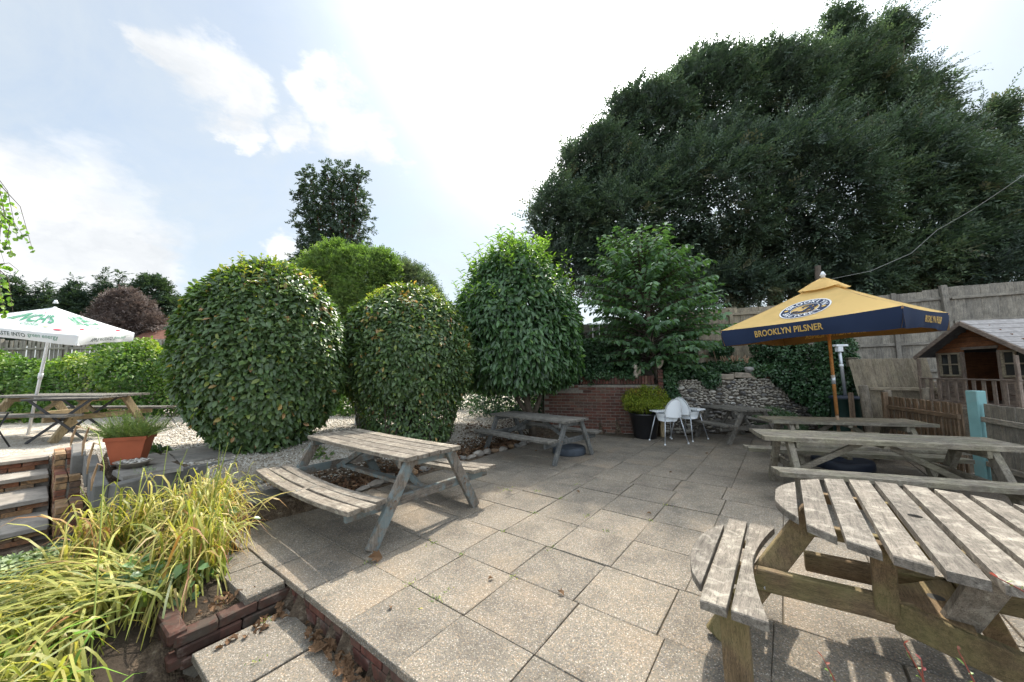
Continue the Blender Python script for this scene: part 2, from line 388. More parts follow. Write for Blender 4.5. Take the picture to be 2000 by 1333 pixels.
def groundmat():
    m,b=mat('ground_gravel'); o=b.n('ShaderNodeTexCoord').outputs['Object']
    at=b.n('ShaderNodeAttribute',dict(attribute_name='gravel')).outputs['Fac']
    v=b.n('ShaderNodeTexVoronoi',Scale=60.0); b.t.links.new(o,v.inputs['Vector'])
    sp=b.n('ShaderNodeSeparateColor'); b.t.links.new(v.outputs['Color'],sp.inputs[0])
    gr=b.ramp(sp.outputs[0],[(0,(.20,.165,.125)),(.25,(.36,.315,.255)),(.6,(.45,.41,.35)),(1,(.58,.55,.50))])
    gr=b.mix(b.ramp(b.noise(o,2.5,6,.7),[(.46,0.0),(.70,.7)]),gr,(.23,.185,.13))
    so=b.ramp(b.noise(o,12,7,.7),[(.35,(.045,.032,.022)),(.55,(.11,.08,.055)),(.7,(.24,.20,.15))])
    gr2=b.math('ADD',at,b.math('MULTIPLY',b.math('SUBTRACT',b.noise(o,7,6,.75),.5),1.1))
    f=b.ramp(gr2,[(.42,0.0),(.58,1.0)])
    c=b.mix(f,so,gr)
    finish(b,c,.95,b.math('SUBTRACT',1.0,v.outputs['Distance']),.8,.015,.2); return m
def build_ground():
    xs=np.concatenate([[-600,-300,-150,-80,-50,-35,-26,-22,-19],np.arange(-17,13,.14),[13,15,18,25,40,80,150,300,600]])
    ys=np.concatenate([[-300,-100,-40,-15,-6],np.arange(-2,17,.14),[17,18,20,24,30,45,80,150,300,700]])
    X,Y=np.meshgrid(xs,ys); x=X.ravel();y=Y.ravel(); z=gz_np(x,y)
    nx=len(xs);ny=len(ys); i=np.arange(nx*ny).reshape(ny,nx)
    q=np.stack([i[:-1,:-1],i[:-1,1:],i[1:,1:],i[1:,:-1]],-1).reshape(-1,4)
    me=np_mesh('ground',np.stack([x,y,z],1),q,groundmat())
    a=x*math.sin(TH)+y*math.cos(TH); b_=x*math.cos(TH)-y*math.sin(TH)
    g=sstep(5.35,6.3,-b_)*np.where((a>1.3)|(b_<-8.9),1,0)*np.where(x<.9,1,0)
    g=g*(1-.75*sstep(0,1,1-np.hypot((x+4.5)/1.5,(y-6.2)/1.3)))*(1-.6*sstep(0,1,1-np.hypot((x+2.4)/1.4,(y-8)/1.2)))
    g=g*(1-.9*sstep(-1.2,.2,x)*(y<12))
    g=np.where(np.hypot(x,y)>22,0,g)
    at=me.attributes.new('gravel','FLOAT','POINT'); at.data.foreach_set('value',g.astype(np.float32))
    o=link('ground',me); tag(o,kind='structure')
build_ground()
# ------------------------------------------------------------------ patio paving: local x runs along b, y along a
patio=empty('patio',(0,0,0),-TH,kind='structure')
slabm=[]
for k in range(7):
    m_=MB(); m_.box((0,0,-.025),(.594+R.uniform(-.004,.003),.594+R.uniform(-.004,.003),.05),None,0,.005,.002); slabm.append(m_.mesh('paving_slab',M['slab']))
A0=1.37
def put_slab(parent,x,y,z,sx=1,sy=1):
    o=link('paving_slab',R.choice(slabm),parent,(x+R.uniform(-.003,.003),y+R.uniform(-.003,.003),z+R.uniform(-.004,.003)),(R.uniform(-.006,.006),R.uniform(-.006,.006),R.choice([0,math.pi/2,math.pi])+R.uniform(-.006,.006)),(sx,sy,1))
    if sx!=1 or sy!=1: o.rotation_euler.z=0
    return o
for r in range(-1,18):
    for c in range(-4,17):
        bb=-2.508+.6*c+.3; aa=1.918+.6*r+.3
        sh=0
        if r==1 or r==6: sh=-.05
        x,y=ab(aa,bb)
        wl=10.3-.307*(x-.92) if x<3.9 else 9.6+.13*(x-3.9)
        if x>7.6 or y>wl-.25 or y<1.2 or x/y>1.75: continue
        if y<4 and x>6.9: continue
        if bb<-4.4 and aa>7.2: continue
        if r==-1: put_slab(patio,bb,A0+.275,0,1,.92)
        else: put_slab(patio,bb+sh,aa,0)
bs_=MB()
bs_.box((0,0,0),(.1,.1,.1))
bed=MB()
x0,x1=-4.93,6.0
bed.prism([ab(1.44,-4.9),ab(1.44,1.5),(3,0.2),(8.6,-.5),(8.6,9.95),(3.95,9.62),(.85,10.4),(-.7,8.6)][::-1][::-1],-.15,-.016)
bed.build('mortar_bed',stonemat('joint_dirt',[(0,(.085,.07,.05)),(1,(.105,.085,.06))],9,.95,.6),None); tag(bpy.data.objects['mortar_bed'],kind='structure')
# riser under the patio edge, bricks laid on edge
riser=empty('patio_riser',(0,0,0),-TH,kind='structure')
bm_=[]
for k in range(5):
    bm_.append(MB().box((0,0,0),(.235,.10,.075),None,0,.005,.002).mesh('brick',M['brick']))
bf=[ob for ob in bm_]
xx=-3.95
while xx<1.0:
    for k,zz in enumerate((-.095,-.18)):
        link('brick',R.choice(bm_),riser,(xx+.12*k,A0+.08,zz),(R.uniform(-.01,.01),0,R.uniform(-.01,.01)))
    xx+=.247
MB().box((-1.5,A0+.15,-.16),(5.2,.16,.2)).build('mortar',M['mortar'],riser)
# lower step of slabs beside the patio edge
low=empty('lower_step',(0,0,0),-TH,kind='structure')
for k in range(6):
    o=put_slab(low,-3.38+.3+.6*k+.02,1.06,-.20)
    o.location.z=-.20-.01*(k%2); o.rotation_euler.z=R.uniform(-.01,.01)
MB().box((-1.7,1.07,-.33),(3.3,.5,.15)).build('mortar',M['mortar'],low)
# brick edged planting bed left of the step
curb=empty('planting_bed_wall',(0,0,0),-TH,kind=None,label='low red brick edging wall round the planting bed beside the lower step',cat='garden wall')
curb.location=(*ab(.9,-3.5),-.3)
bmm=[MB().box((0,0,0),(.238,.105,.078),None,0,.010,.005).mesh('brick',M['brickm']) for k in range(4)]
def cl(name,me,x,y,z,rz=0,rx=0): # place in bed frame (b,a,z)
    return link(name,me,curb,(x+3.5,y-.9,z+.3),(rx,0,rz))
yy=.78
for i in range(5):
    for k in range(3):
        cl('brick',R.choice(bmm),-3.47,.80+.247*i-(.1 if k%2 else 0)*1.0 if i else .80+.02*k,-.115-.085*k,math.pi/2+R.uniform(-.02,.02))
    if .80+.247*i>1.2: break
xx=-3.55
while xx>-7.0:
    for k in range(5):
        zz=-.07-.085*k
        cl('brick',R.choice(bmm),xx-(.12 if k%2 else 0),.70+R.uniform(-.006,.006),zz-.02,R.uniform(-.03,.03))
    xx-=.25
MB().box((-1.75,-.10,-.08),(3.5,.1,.42)).build('mortar',M['mortar'],curb)
# coping slabs at patio level beyond the bed
cop=empty('coping_stones',(0,0,0),-TH,kind='structure')
for (x,y,sx,sy,z) in ((-3.72,1.22,.55,.28,-.03),(-4.15,1.38,.42,.5,-.02),(-4.68,1.62,.62,.62,-.015),(-4.62,1.05,.5,.35,-.02)):
    m_=MB().box((0,0,-.03),(sx,sy,.07),None,0,.007,.006); m_.build('coping_stone',M['slab'],cop,loc=(x,y,z),rot=(0,0,R.uniform(-.05,.05)))
# soil in the bed
soil_m=stonemat('dark_soil',[(0,(.035,.026,.018)),(1,(.045,.033,.024))],14,1.0,1.0)
def soil_patch(name,pts,z,h,seed):
    m_=MB(); n=len(pts); cx=sum(p[0] for p in pts)/n; cy=sum(p[1] for p in pts)/n
    vs=[];fs=[];K=7
    for k in range(K+1):
        t=k/K
        for p in pts:
            vs.append((cx+(p[0]-cx)*t,cy+(p[1]-cy)*t,z+h*(1-t*t)+.03*math.sin(p[0]*9*t+k*2)+.02*math.cos(p[1]*13*t)))
    for k in range(K):
        for i in range(n): fs.append((k*n+i,(k+1)*n+i,(k+1)*n+(i+1)%n,k*n+(i+1)%n))
    m_.add(vs,fs,None,0,True); o=m_.build(name,soil_m); tag(o,kind='structure'); return o
soil_patch('soil',[ab(a,b_) for a,b_ in ((.76,-3.55),(.76,-5),(.76,-6.6),(1.3,-6.7),(1.9,-6.4),(1.9,-5.5),(1.3,-4.9),(1.1,-4.3),(1.15,-3.7))],-.12,.16,1)
# ------------------------------------------------------------------ brick steps up to the gravel terrace
steps=empty('garden_steps',(*ab(.2,-7),-.2),-TH,label='brick steps with worn stone treads climbing to the gravel terrace',cat='steps')
ys0=.2
def sl(me,name,b_,a,z,rz=0): return link(name,me,steps,(b_+7,a-.2,z+.2),(R.uniform(-.008,.008),R.uniform(-.008,.008),rz))
edges=[(-7.02,-.025),(-7.75,.15),(-8.50,.325),(-9.05,.50)]
bmb=[MB().box((0,0,0),(.235,.10,.072),None,0,.005,.003).mesh('brick',M['brickb']) for k in range(4)]
for i,(eb,z) in enumerate(edges):
    nb=edges[i+1][0]-.05 if i<3 else eb-.55
    for k in range(4):  # tread stones
        L_=.72; me=MB().box((0,0,-.0275),(abs(nb-eb)+.05,L_-.01,.055),None,0,.008,.006).mesh('tread_stone',M['stone'])
        sl(me,'tread_stone',(eb+nb)/2,.2-.36-.72*k,z)
    for k in range(11):
        for j,zz in enumerate((-.095,-.155)):
            me=R.choice(bmb)
            o=sl(me,'brick',eb-.10+R.uniform(-.004,.004),.08-.247*k-(.12 if j else 0),z+zz+.004,math.pi/2)
            o.scale=(1,1,.82)
    MB().box((0,0,0),(abs(nb-eb)+.1,2.85,.17)).build('mortar',M['mortar'],steps,loc=((eb+nb)/2+7-.17,-1.42,z-.145+.2))
# stepped brick cheek wall beside the steps
cheek=empty('step_cheek_wall',(*ab(.34,-8),-.2),-TH,label='stepped yellow and red brick cheek wall at the right of the steps',cat='garden wall')
for (b0,b1,zt) in ((-9.15,-8.35,.60),(-8.35,-7.6,.40),(-7.6,-6.95,.16)):
    nc=int((zt+.2)/.083)
    for k in range(nc):
        zz=zt-.04-.083*k
        x=b1-.12-(0 if k%2 else .0)
        nrow=int((b1-b0)/.245)
        for i in range(nrow+ (1 if k%2 else 0)):
            xx=b1-.12-.247*i+(.06 if k%2 else 0)
            xx=min(xx,b1-.12)
            for a_ in ((.285,.395) if k==0 else (.28,.40)):
                link('brick',R.choice(bmb),cheek,(xx+8,a_-.34,zz+.2),(0,0,R.uniform(-.02,.02)))
    MB().box(((b0+b1)/2+8,0,(zt+.2)/2-.04),(b1-b0-.04,.17,zt+.10)).build('mortar',M['mortar'],cheek)
# grey kerb stones and the terrace edge
edgek=empty('terrace_edging',(*ab(.9,-6.35),.1),0,label='long grey riven kerb stones retaining the terrace below the terracotta trough',cat='kerb stone')
def eb(p0,p1,w,h,name='kerb_stone',m='sleeper',ch=.012):
    o=MB().beam(Vector(p0)-edgek.location,Vector(p1)-edgek.location,w,h,ch=ch).build(name,M[m],edgek); return o
p=lambda a,b_,z:(*ab(a,b_),z)
eb(p(.60,-6.16,.345),p(1.28,-6.52,.345),.14,.27); eb(p(1.31,-6.53,.335),p(2.3,-6.75,.325),.14,.26); eb(p(.52,-6.2,.36),p(.52,-6.9,.40),.12,.26,m='basebl'if 0 else 'sleeper'); eb(p(.5,-6.95,.47),p(.52,-7.7,.50),.12,.26)
eb(p(.42,-7.75,.5),p(.46,-8.8,.54),.13,.28)
fl=[(.95,-6.62,.6,.55),(1.0,-7.2,.62,.55),(1.58,-6.95,.5,.6),(1.62,-7.5,.6,.6),(.95,-7.75,.55,.5),(2.15,-7.15,.5,.55)]
flags=empty('terrace_flagstones',(*ab(1.3,-7),.5),-TH,kind='structure')
for a,b_,w,d in fl:
    MB().box((0,0,-.03),(w,d,.06),None,0,.01,.012).build('flagstone',M['stone'],flags,loc=(b_+7,a-1.3,.015+R.uniform(-.006,.006)),rot=(0,0,R.uniform(-.05,.05)))
# dark paving between sleeper and bed
for a,b_ in ((.95,-5.9),(1.6,-6.0),(2.2,-6.2),(1.9,-5.4)):
    MB().box((0,0,-.03),(.58,.6,.06),None,0,.01,.01).build('flagstone',M['sleeper'],flags,loc=(b_+7,a-1.3,-.5+.2),rot=(0,0,R.uniform(-.1,.1)))
# row of rough edging stones between patio and gravel
es=empty('edging_stones',(-2.2,6.3,0),0,label='row of rough half buried stones between the paving and the gravel',cat='edging')
def rock(sx,sy,sz,m,seed,sub=1):
    rr=random.Random(seed)
    t=(1+5**.5)/2
    V=[(-1,t,0),(1,t,0),(-1,-t,0),(1,-t,0),(0,-1,t),(0,1,t),(0,-1,-t),(0,1,-t),(t,0,-1),(t,0,1),(-t,0,-1),(-t,0,1)]
    F=[(0,11,5),(0,5,1),(0,1,7),(0,7,10),(0,10,11),(1,5,9),(5,11,4),(11,10,2),(10,7,6),(7,1,8),(3,9,4),(3,4,2),(3,2,6),(3,6,8),(3,8,9),(4,9,5),(2,4,11),(6,2,10),(8,6,7),(9,8,1)]
    V=[Vector(v).normalized()*(1+rr.uniform(-.26,.22)) for v in V]
    q=MB(); q.add([(v.x*sx,v.y*sy,v.z*sz) for v in V],F); return q.mesh('stone',M[m])
rk=[rock(.15,.09,.07,'stone',i) for i in range(4)]+[rock(.13,.08,.06,'sleeper',9),rock(.14,.09,.07,'brickb',10)]
for i in range(20):
    t=i/19; a=3.0+4.4*t; b_=-5.02+R.uniform(-.05,.03)-.1*math.sin(t*5)
    x,y=ab(a,b_)
    link('stone',R.choice(rk),es,(x+2.2,y-6.3,.03+R.uniform(-.02,.02)),(R.uniform(-.2,.2),R.uniform(-.2,.2),-TH+1.57+R.uniform(-.3,.3)),(R.uniform(.7,1.2),R.uniform(.8,1.2),R.uniform(.7,1.1)))
# ------------------------------------------------------------------ red brick wall
bw=empty('brick_wall',(.92,10.44,0),math.atan2(9.55-10.44,3.82-.92),label='low red brick garden wall with soldier course behind the black plant pot',cat='brick wall')
LW=hypot(3.82-.92,.89)
bwm=[MB().box((0,0,0),(.232,.11,.068),None,0,.004,.0015).mesh('brick',M['brick']) for k in range(4)]
bws=[MB().box((0,0,0),(.068,.115,.225),None,0,.004,.0015).mesh('brick',M['brick']) for k in range(3)]
nr=15; ch_=.0815
def topz(u): return 1.30 if u<1.0 else 1.42
n_=0
for r_ in range(18):
    z=.03+ch_*r_+.0
    off=.12*(r_%2)
    for i in range(13):
        u=.13+i*.2425-off
        if u<.05 or u>LW: continue
        if z>topz(u)-.24+.0: continue
        link('brick',R.choice(bwm),bw,(u,R.uniform(-.002,.002),z+.035),(R.uniform(-.004,.004),0,R.uniform(-.006,.006))); n_+=1
for i in range(int(LW/.078)):
    u=.04+.078*i
    if u<1.0: continue
    link('brick',R.choice(bws),bw,(u,0,topz(u)+.02),(0,R.uniform(-.01,.01),0))
for i in range(4):
    link('brick',R.choice(bwm),bw,(.13+.2425*i,0,1.30-.12+.08),(0,0,0))
MB().box((LW/2,.004,.66),(LW,.096,1.30)).build('mortar',M['mortar'],bw)
MB().box((LW/2,.18,.66),(LW,.12,1.30)).build('mortar',M['mortar'],bw)
pier=empty('brick_pier',(3.90,9.52,0),-.3,label='narrow weathered brick pier at the end of the brick wall holding a stone ornament',cat='brick pier')
for r_ in range(21):
    link('brick',R.choice(bwm),pier,(0,R.uniform(-.006,.006),.04+.0815*r_),(0,0,math.pi/2+R.uniform(-.03,.03)),(.95,1.1,1))
# ------------------------------------------------------------------ flint wall
fw0=Vector((3.98,9.62)); fw1=Vector((8.5,10.15)); fd=(fw1-fw0); FL=fd.length
flw=empty('flint_wall',(fw0.x,fw0.y,0),math.atan2(fd.y,fd.x),label='rough grey flint retaining wall behind the high chairs and small picnic table',cat='flint wall')
def ftop(u): return 1.42+.03*math.sin(u*3) if u<3.3 else 1.42-.42*(u-3.3)/1.2
q=MB(); ol=[(0,0),(FL,0),(FL,ftop(FL)),(3.3,ftop(3.3)),(2,ftop(2)),(0,ftop(0))]
q.add([(x,.03,z) for x,z in ol]+[(x,.4,z) for x,z in ol],[(0,1,2,3,4,5),(11,10,9,8,7,6)]+[(i,i+6,(i+1)%6+6,(i+1)%6) for i in range(6)])
q.build('mortar',stonemat('lime_mortar',[(0,(.12,.105,.085)),(1,(.14,.12,.10))],12,.95,1.0),flw)
flr=[rock(1,1,1,'flint',40+i) for i in range(9)]
spots=[];tri=0
NRr=random.Random(5)
while tri<16000 and len(spots)<950:
    tri+=1
    u=NRr.uniform(.02,FL-.05);z=NRr.uniform(.04,1.45); s_=NRr.choice([.042,.05,.06,.075,.09])*(1.15-.25*(z>1.2))
    if z>ftop(u)-.02: continue
    if any(abs(u-a)/(s_+c)<.78 and abs(z-b_)/((s_+c)*.58)<.78 for a,b_,c in spots): continue
    spots.append((u,z,s_))
spots.sort(key=lambda t:-t[2])
ex=MB()
for i,(u,z,s_) in enumerate(spots):
    rot=(NRr.uniform(-.3,.3),NRr.uniform(-.35,.35),NRr.uniform(-.3,.3)); sc=(s_*NRr.uniform(.9,1.3),s_*.8,s_*NRr.uniform(.42,.62))
    if i<295: link('flint_stone',NRr.choice(flr),flw,(u,.0,z),rot,sc)
    else:
        me=NRr.choice(flr); T=Matrix.LocRotScale((u,.0,z),__import__('mathutils').Euler(rot),sc)
        ex.add([v.co[:] for v in me.vertices],[p_.vertices[:] for p_ in me.polygons],T)
for i in range(500):
    u=NRr.uniform(.02,FL-.05);z=NRr.uniform(.03,1.42)
    if z>ftop(u): continue
    me=NRr.choice(flr); s_=NRr.uniform(.02,.035); T=Matrix.LocRotScale((u,.015,z),__import__('mathutils').Euler((NRr.uniform(-1,1),)*3),(s_*1.3,s_,s_*.8))
    ex.add([v.co[:] for v in me.vertices],[p_.vertices[:] for p_ in me.polygons],T)
tag(ex.build('small_flints',M['flint'],flw),kind='stuff')
# capping stones (old timber and stone) on the flint wall
for (u0,u1,z) in ((1.55,2.1,1.50),(2.12,2.75,1.53),(2.77,3.3,1.52)):
    MB().beam((u0,.12,z),(u1,.12,z-.02),.28,.15,ch=.02).build('capping_stone',M['barkp'] if u0<2.5 else M['brick'],flw)
tag(link('stone',rock(.14,.1,.11,'flint',77)),'pale flint boulder lying on top of the flint wall','stone').location=(6.55,9.95,1.68)
bpy.data.objects['stone'].name if 0 else None
# ------------------------------------------------------------------ picnic tables
def plank(name,L,w,t,mat_,parent,loc,rot=(0,0,0),bend=0,end_j=.0,mid=None,ch=.005,sag=0):
    """a board along x with worn ends; bend moves the middle sideways, sag down"""
    q=MB(); n=8; vs=[];fs=[]
    for i in range(n+1):
        s=i/n; x=(s-.5)*L; y=bend*(1-(2*s-1)**2)+R.uniform(-.0015,.0015); z=-sag*(1-(2*s-1)**2)
        if i==0: x-=R.uniform(0,end_j)
        if i==n: x+=R.uniform(0,end_j)
        W2=w/2+R.uniform(-.001,.001)
        pr=[(-W2,-t/2),(W2,-t/2),(W2,t/2-ch),(W2-ch,t/2),(-W2+ch,t/2),(-W2,t/2-ch)]
        for a,b_ in pr: vs.append((x,y+a,z+b_))
    for i in range(n):
        for k in range(6): fs.append((i*6+k,(i+1)*6+k,(i+1)*6+(k+1)%6,i*6+(k+1)%6))
    fs.append(tuple(range(6))[::1]); fs.append(tuple(n*6+k for k in range(6))[::-1])
    q.add(vs,[f[::-1] for f in fs]); return q.build(name,mat_,parent,loc=loc,rot=rot)
def picnic(name,loc,rz,L,Wt,H,wt,wl,label,cat='picnic table',group=None,nt=5,nb=2,bo=.78,bz=.47,bw=.13,foot=.72,inset=.12,warp=0,z0=0,lg=.10,frame_t=.05,benchL=None,mid=True,foot_c=0,bo2=None,tt=.042,braces=True):
    root=empty(name,loc,rz,label,cat,group)
    pw=Wt/nt-.020; bo2=bo if bo2 is None else bo2; BL=benchL or L
    for i in range(nt):
        y=(i-(nt-1)/2)*(Wt/nt)
        plank('table_plank',L,pw,tt,wt['x'],root,(R.uniform(-.008,.008),y,H-tt/2+R.uniform(-.002,.002)),(R.uniform(-.01,.01)*(1+warp*2),0,0),end_j=.012,sag=.012*warp)
    for sgn,bb in ((-1,bo),(1,bo2)):
        for i in range(nb):
            y=sgn*bb+(i-(nb-1)/2)*(bw+.012)
            cv=(i-(nb-1)/2)
            plank('seat_plank',BL*(1-.03*(i==nb-1)*warp),bw,tt,wt['x'],root,(R.uniform(-.02,.02)*(1+warp),y+R.uniform(-.003,.003),bz-tt/2+(R.uniform(-.006,.006) if warp else 0)),(R.uniform(-.04,.04)*warp,0,R.uniform(-.008,.008)*warp),end_j=.015,bend=R.uniform(-.03,.03)*warp,sag=.045*warp)
    for sx in (-1,1):
        xf=sx*(L/2-inset)
        for sy in (-1,1):
            f=foot_c+sy*foot
            top=sy*(Wt/2-.13)
            MB().beam((xf,top,H-tt),(xf,f,.0),lg,frame_t,upv=(1,0,0),ch=.005).build('leg',wl['z'],root)
            for k_ in (-.025,.03):
                t_=(H-tt-(bz-tt-.055+k_))/(H-tt); yb=top+(f-top)*t_
                xo=xf+sx*frame_t*.5; MB().tube([(xo,yb+k_*.4,bz-tt-.055+k_),(xo+sx*.008,yb+k_*.4,bz-tt-.055+k_)],.011,7).build('bolt',M['bolt'],root)
        y0=-bo-nb*bw/2+.03;y1=bo2+nb*bw/2-.03
        MB().beam((xf-sx*frame_t,y0,bz-tt-.055),(xf-sx*frame_t,y1,bz-tt-.055),.045,.10,ch=.005).build('seat_bearer',wl['y'],root)
        MB().beam((xf-sx*frame_t,-Wt/2+.02,H-tt-.045),(xf-sx*frame_t,Wt/2-.02,H-tt-.045),.045,.085,ch=.005).build('table_bearer',wl['y'],root)
        if braces: MB().beam((sx*.12,.02*sx,H-tt-.03),(xf-sx*frame_t*1.8,.02*sx,bz-tt-.10),.07,.045,upv=(0,1,0),ch=.004).build('brace',wl['x'],root)
    if mid:
        MB().beam((0,-Wt/2+.03,H-tt-.022),(0,Wt/2-.03,H-tt-.022),.06,.04,ch=.004).build('batten',wl['y'],root)
        for sgn,bb in ((-1,bo),(1,bo2)):
            MB().beam((0,sgn*bb-nb*bw/2+.01,bz-tt-.022),(0,sgn*bb+nb*bw/2-.01,bz-tt-.022),.06,.04,ch=.004).build('seat_batten',wl['y'],root)
    return root
M['bolt']=plain('rusty_bolt',(.16,.11,.08),.6,.4,.4,.3,40)
def W3(tone,dark=(.07,.06,.05),**k): return {a:wood(a,tone,dark,**k) for a in 'xyz'}
w_grey=W3((.21,.185,.155),lich=.6); w_blue=W3((.19,.165,.14),(.07,.06,.05),paint=(.15,.195,.20),lich=.25)
w_dark=W3((.15,.143,.13),(.05,.048,.045),lich=.35); w_dkb=W3((.13,.135,.135),(.04,.045,.05),lich=.3)
w_new=W3((.215,.192,.158),(.085,.078,.065),lich=.45,algae=.18); w_oak=W3((.215,.15,.085),(.08,.055,.03),lich=.05,algae=.35)
w_top=W3((.175,.158,.138),(.065,.058,.05),lich=.62); w_tan=W3((.36,.29,.18),(.17,.13,.08),lich=.05)
G='picnic tables on the paved patio'
t1=picnic('picnic_table',(-1.80,4.84,0),rad(-38.1),2.34,.80,.82,w_grey,w_blue,'weathered picnic table with bowed three plank seats and flaking blue legs beside the clipped shrub',group=G,nt=5,nb=3,bo=.80,bo2=.82,bw=.125,foot=.72,inset=.07,warp=1,benchL=2.36,lg=.12,frame_t=.055,mid=True)
MB().beam((-.85,0,.38),(.98,0,.38),.11,.04,ch=.004).build('stretcher',w_blue['x'],t1)
t2=picnic('picnic_table',(.50,7.70,0),rad(-45),2.08,.76,.77,w_dark,w_dkb,'dark grey picnic table with a round weight under it in front of the laurel',group=G,nt=5,nb=2,bo=.72,foot=.62,inset=.10,warp=.3,lg=.10)
t3=picnic('picnic_table',(5.42,8.86,0),rad(101),1.25,.82,.77,w_dark,w_dark,'small dark picnic table standing against the flint wall',group=G,nt=5,nb=2,bo=.74,foot=.70,inset=.10,bz=.45,lg=.10)
t5=picnic('picnic_table',(4.62,4.72,0),math.atan2(-.84,2.24),2.50,.70,.81,w_new,w_new,'long silvery picnic table beside the round table, sunlit at its left end',group=G,nt=5,nb=2,bo=.70,foot=.66,inset=.30,bz=.48,lg=.11,frame_t=.07,tt=.055)
t4=picnic('picnic_table',(5.74,6.42,0),math.atan2(-.58,1.95),2.25,.74,.79,w_new,w_new,'long grey picnic table under the yellow parasol, its pole rising through the top',group=G,nt=5,nb=2,bo=.70,foot=.66,inset=.30,bz=.47,lg=.10,frame_t=.07,tt=.05)
# round table, planks along the local y axis (towards and away from the viewer)
rt6=empty('round_picnic_table',(*ab(3.24,.66),0),-TH,'large round picnic table with spaced pale planks, curved slatted seats and brown legs','picnic table')
HT=.81; r6=.77
def strip(parent,name,x0,x1,fy0,fy1,z,t,m,hole=None,n=6):
    q=MB(); lo=[];hi=[]
    for i in range(n+1):
        x=x0+(x1-x0)*i/n; lo.append((x,fy0(x)));hi.append((x,fy1(x)))
    ol=lo+hi[::-1]
    if not hole: q.prism(ol,z-t,z,None,0,.006)
    else:
        hx,hy,hr=hole; N=len(ol); K=24
        # outline resampled by angle about the hole
        def hit(an):
            dx,dy=math.cos(an),math.sin(an); best=9
            for i in range(N):
                ax,ay=ol[i][0]-hx,ol[i][1]-hy; bx,by=ol[(i+1)%N][0]-hx,ol[(i+1)%N][1]-hy
                ex_,ey=bx-ax,by-ay; den=dx*ey-dy*ex_
                if abs(den)<1e-9: continue
                tt_=(ax*ey-ay*ex_)/den; uu=(ax*dy-ay*dx)/den
                if tt_>0 and -1e-6<=uu<=1+1e-6: best=min(best,tt_)
            return (hx+dx*best,hy+dy*best)
        ang=sorted([2*math.pi*k/K for k in range(K)]+[math.atan2(y-hy,x-hx)%(2*math.pi) for x,y in ol])
        vs=[];fs=[];m_=len(ang)
        for an in ang:
            h_=hit(an); ix,iy=hx+hr*math.cos(an),hy+hr*math.sin(an)
            vs+=[(*h_,z),(*h_,z-t),(ix,iy,z),(ix,iy,z-t)]
        for i in range(m_):
            a,b_=i*4,((i+1)%m_)*4
            fs+=[(a,a+2,b_+2,b_)[::-1],(a,b_,b_+1,a+1)[::-1],(a+2,a+3,b_+3,b_+2)[::-1],(a+1,b_+1,b_+3,a+3)[::-1]]
        q.add(vs,fs)
    return q.build(name,m,parent)
ys_=.044
nP=11; x=-r6-.0; pwid=.122; gap=.036
xs6=[(-.765+.155*k,-.765+.155*k+.121) for k in range(10)]
for i,(a,c) in enumerate(xs6):
    f1=lambda X: math.sqrt(max(.002,r6**2-X*X)) if abs(X)>.0 else r6
    # ends cut straight on each plank except the outermost
    if 0<i<len(xs6)-1:
        ya=math.sqrt(max(.01,.80**2-a*a));yb=math.sqrt(max(.01,.80**2-c*c))
        f=lambda X,a=a,c=c,ya=ya,yb=yb: ya+(yb-ya)*(X-a)/(c-a)
        hole=((a+c)/2,.0,.032) if a<-.08<c else None
        strip(rt6,'table_plank',a,c,lambda X,f=f:-f(X)*.985,f,HT+R.uniform(-.002,.002),ys_,w_top['y'],hole,1)
    else:
        f=lambda X: math.sqrt(max(.0004,.775**2-X*X))*.95+.015
        strip(rt6,'table_plank',a,c,lambda X,f=f:-f(X),f,HT,ys_,w_top['y'],None,7)
for y in (-.36,.36): MB().beam((-.60,y,HT-.075),(.60,y,HT-.075),.05,.07).build('batten',w_oak['x'],rt6)
# curved seats on the left and (out of frame) the others
def seat6(cx,cy,rot):
    T=Matrix.Translation((cx,cy,0))@Matrix.Rotation(rot,4,'Z')
    L2=.66; z=.50
    specs=[(-.20,-.085),(-.065,.055),(.075,.20)]
    for k,(u0,u1) in enumerate(specs):
        q=MB(); n=10; lo=[];hi=[]
        for i in range(n+1):
            s=-1+2*i/n; Lk=L2*(.72 if k==0 else .97)
            if k==0: a0=u1-.115*(1-s*s)**.8-.012; a1=u1
            elif k==1: a0=u0;a1=u1
            else: a0=u0; a1=u0+.055+.10*abs(s)**1.6
            lo.append((a0,s*Lk));hi.append((a1,s*Lk))
        ol=hi+lo[::-1]
        q.prism(ol[::-1] if 0 else [(a,b_) for a,b_ in (lo[::1]+hi[::-1])][::-1],z-.045,z,T,0,.006); q.build('seat_plank',w_top['y'],rt6)
    for s in (-.36,0,.36):
        q=MB(); q.add(*[[tuple(T@Vector(v)) for v in MB().box((.035,s,z-.065),(.22,.05,.04)).v],MB().box((0,0,0),(1,1,1)).f]); q.build('seat_batten',w_oak['x'],rt6)
def wl6(px,py): # world -> local of rt6
    M_=Matrix.Translation(rt6.location)@Matrix.Rotation(-TH,4,'Z'); return M_.inverted()@Vector((px,py,0))
seat6(-1.02,-.43,0); seat6(1.07,.0,math.pi)
def lw(px,py,z): v=wl6(px,py); return (v.x,v.y,z)
BM=lambda n,p0,p1,w,h,u=(0,0,1),m=w_oak['x']: MB().beam(p0,p1,w,h,upv=u,ch=.006).build(n,m,rt6)
BM('leg',lw(1.99,2.46,.76),lw(1.28,2.44,0),.14,.062,(0,1,0),w_oak['z'])
BM('leg',lw(1.16,2.02,.44),lw(1.18,2.04,.0),.13,.07,(0,1,0),w_oak['z'])
BM('seat_bearer',lw(1.42,2.50,.37),lw(2.16,2.06,.37),.06,.13)
BM('seat_bearer',lw(2.10,2.10,.345),lw(2.62,.85,.345),.06,.15,m=w_oak['y'])
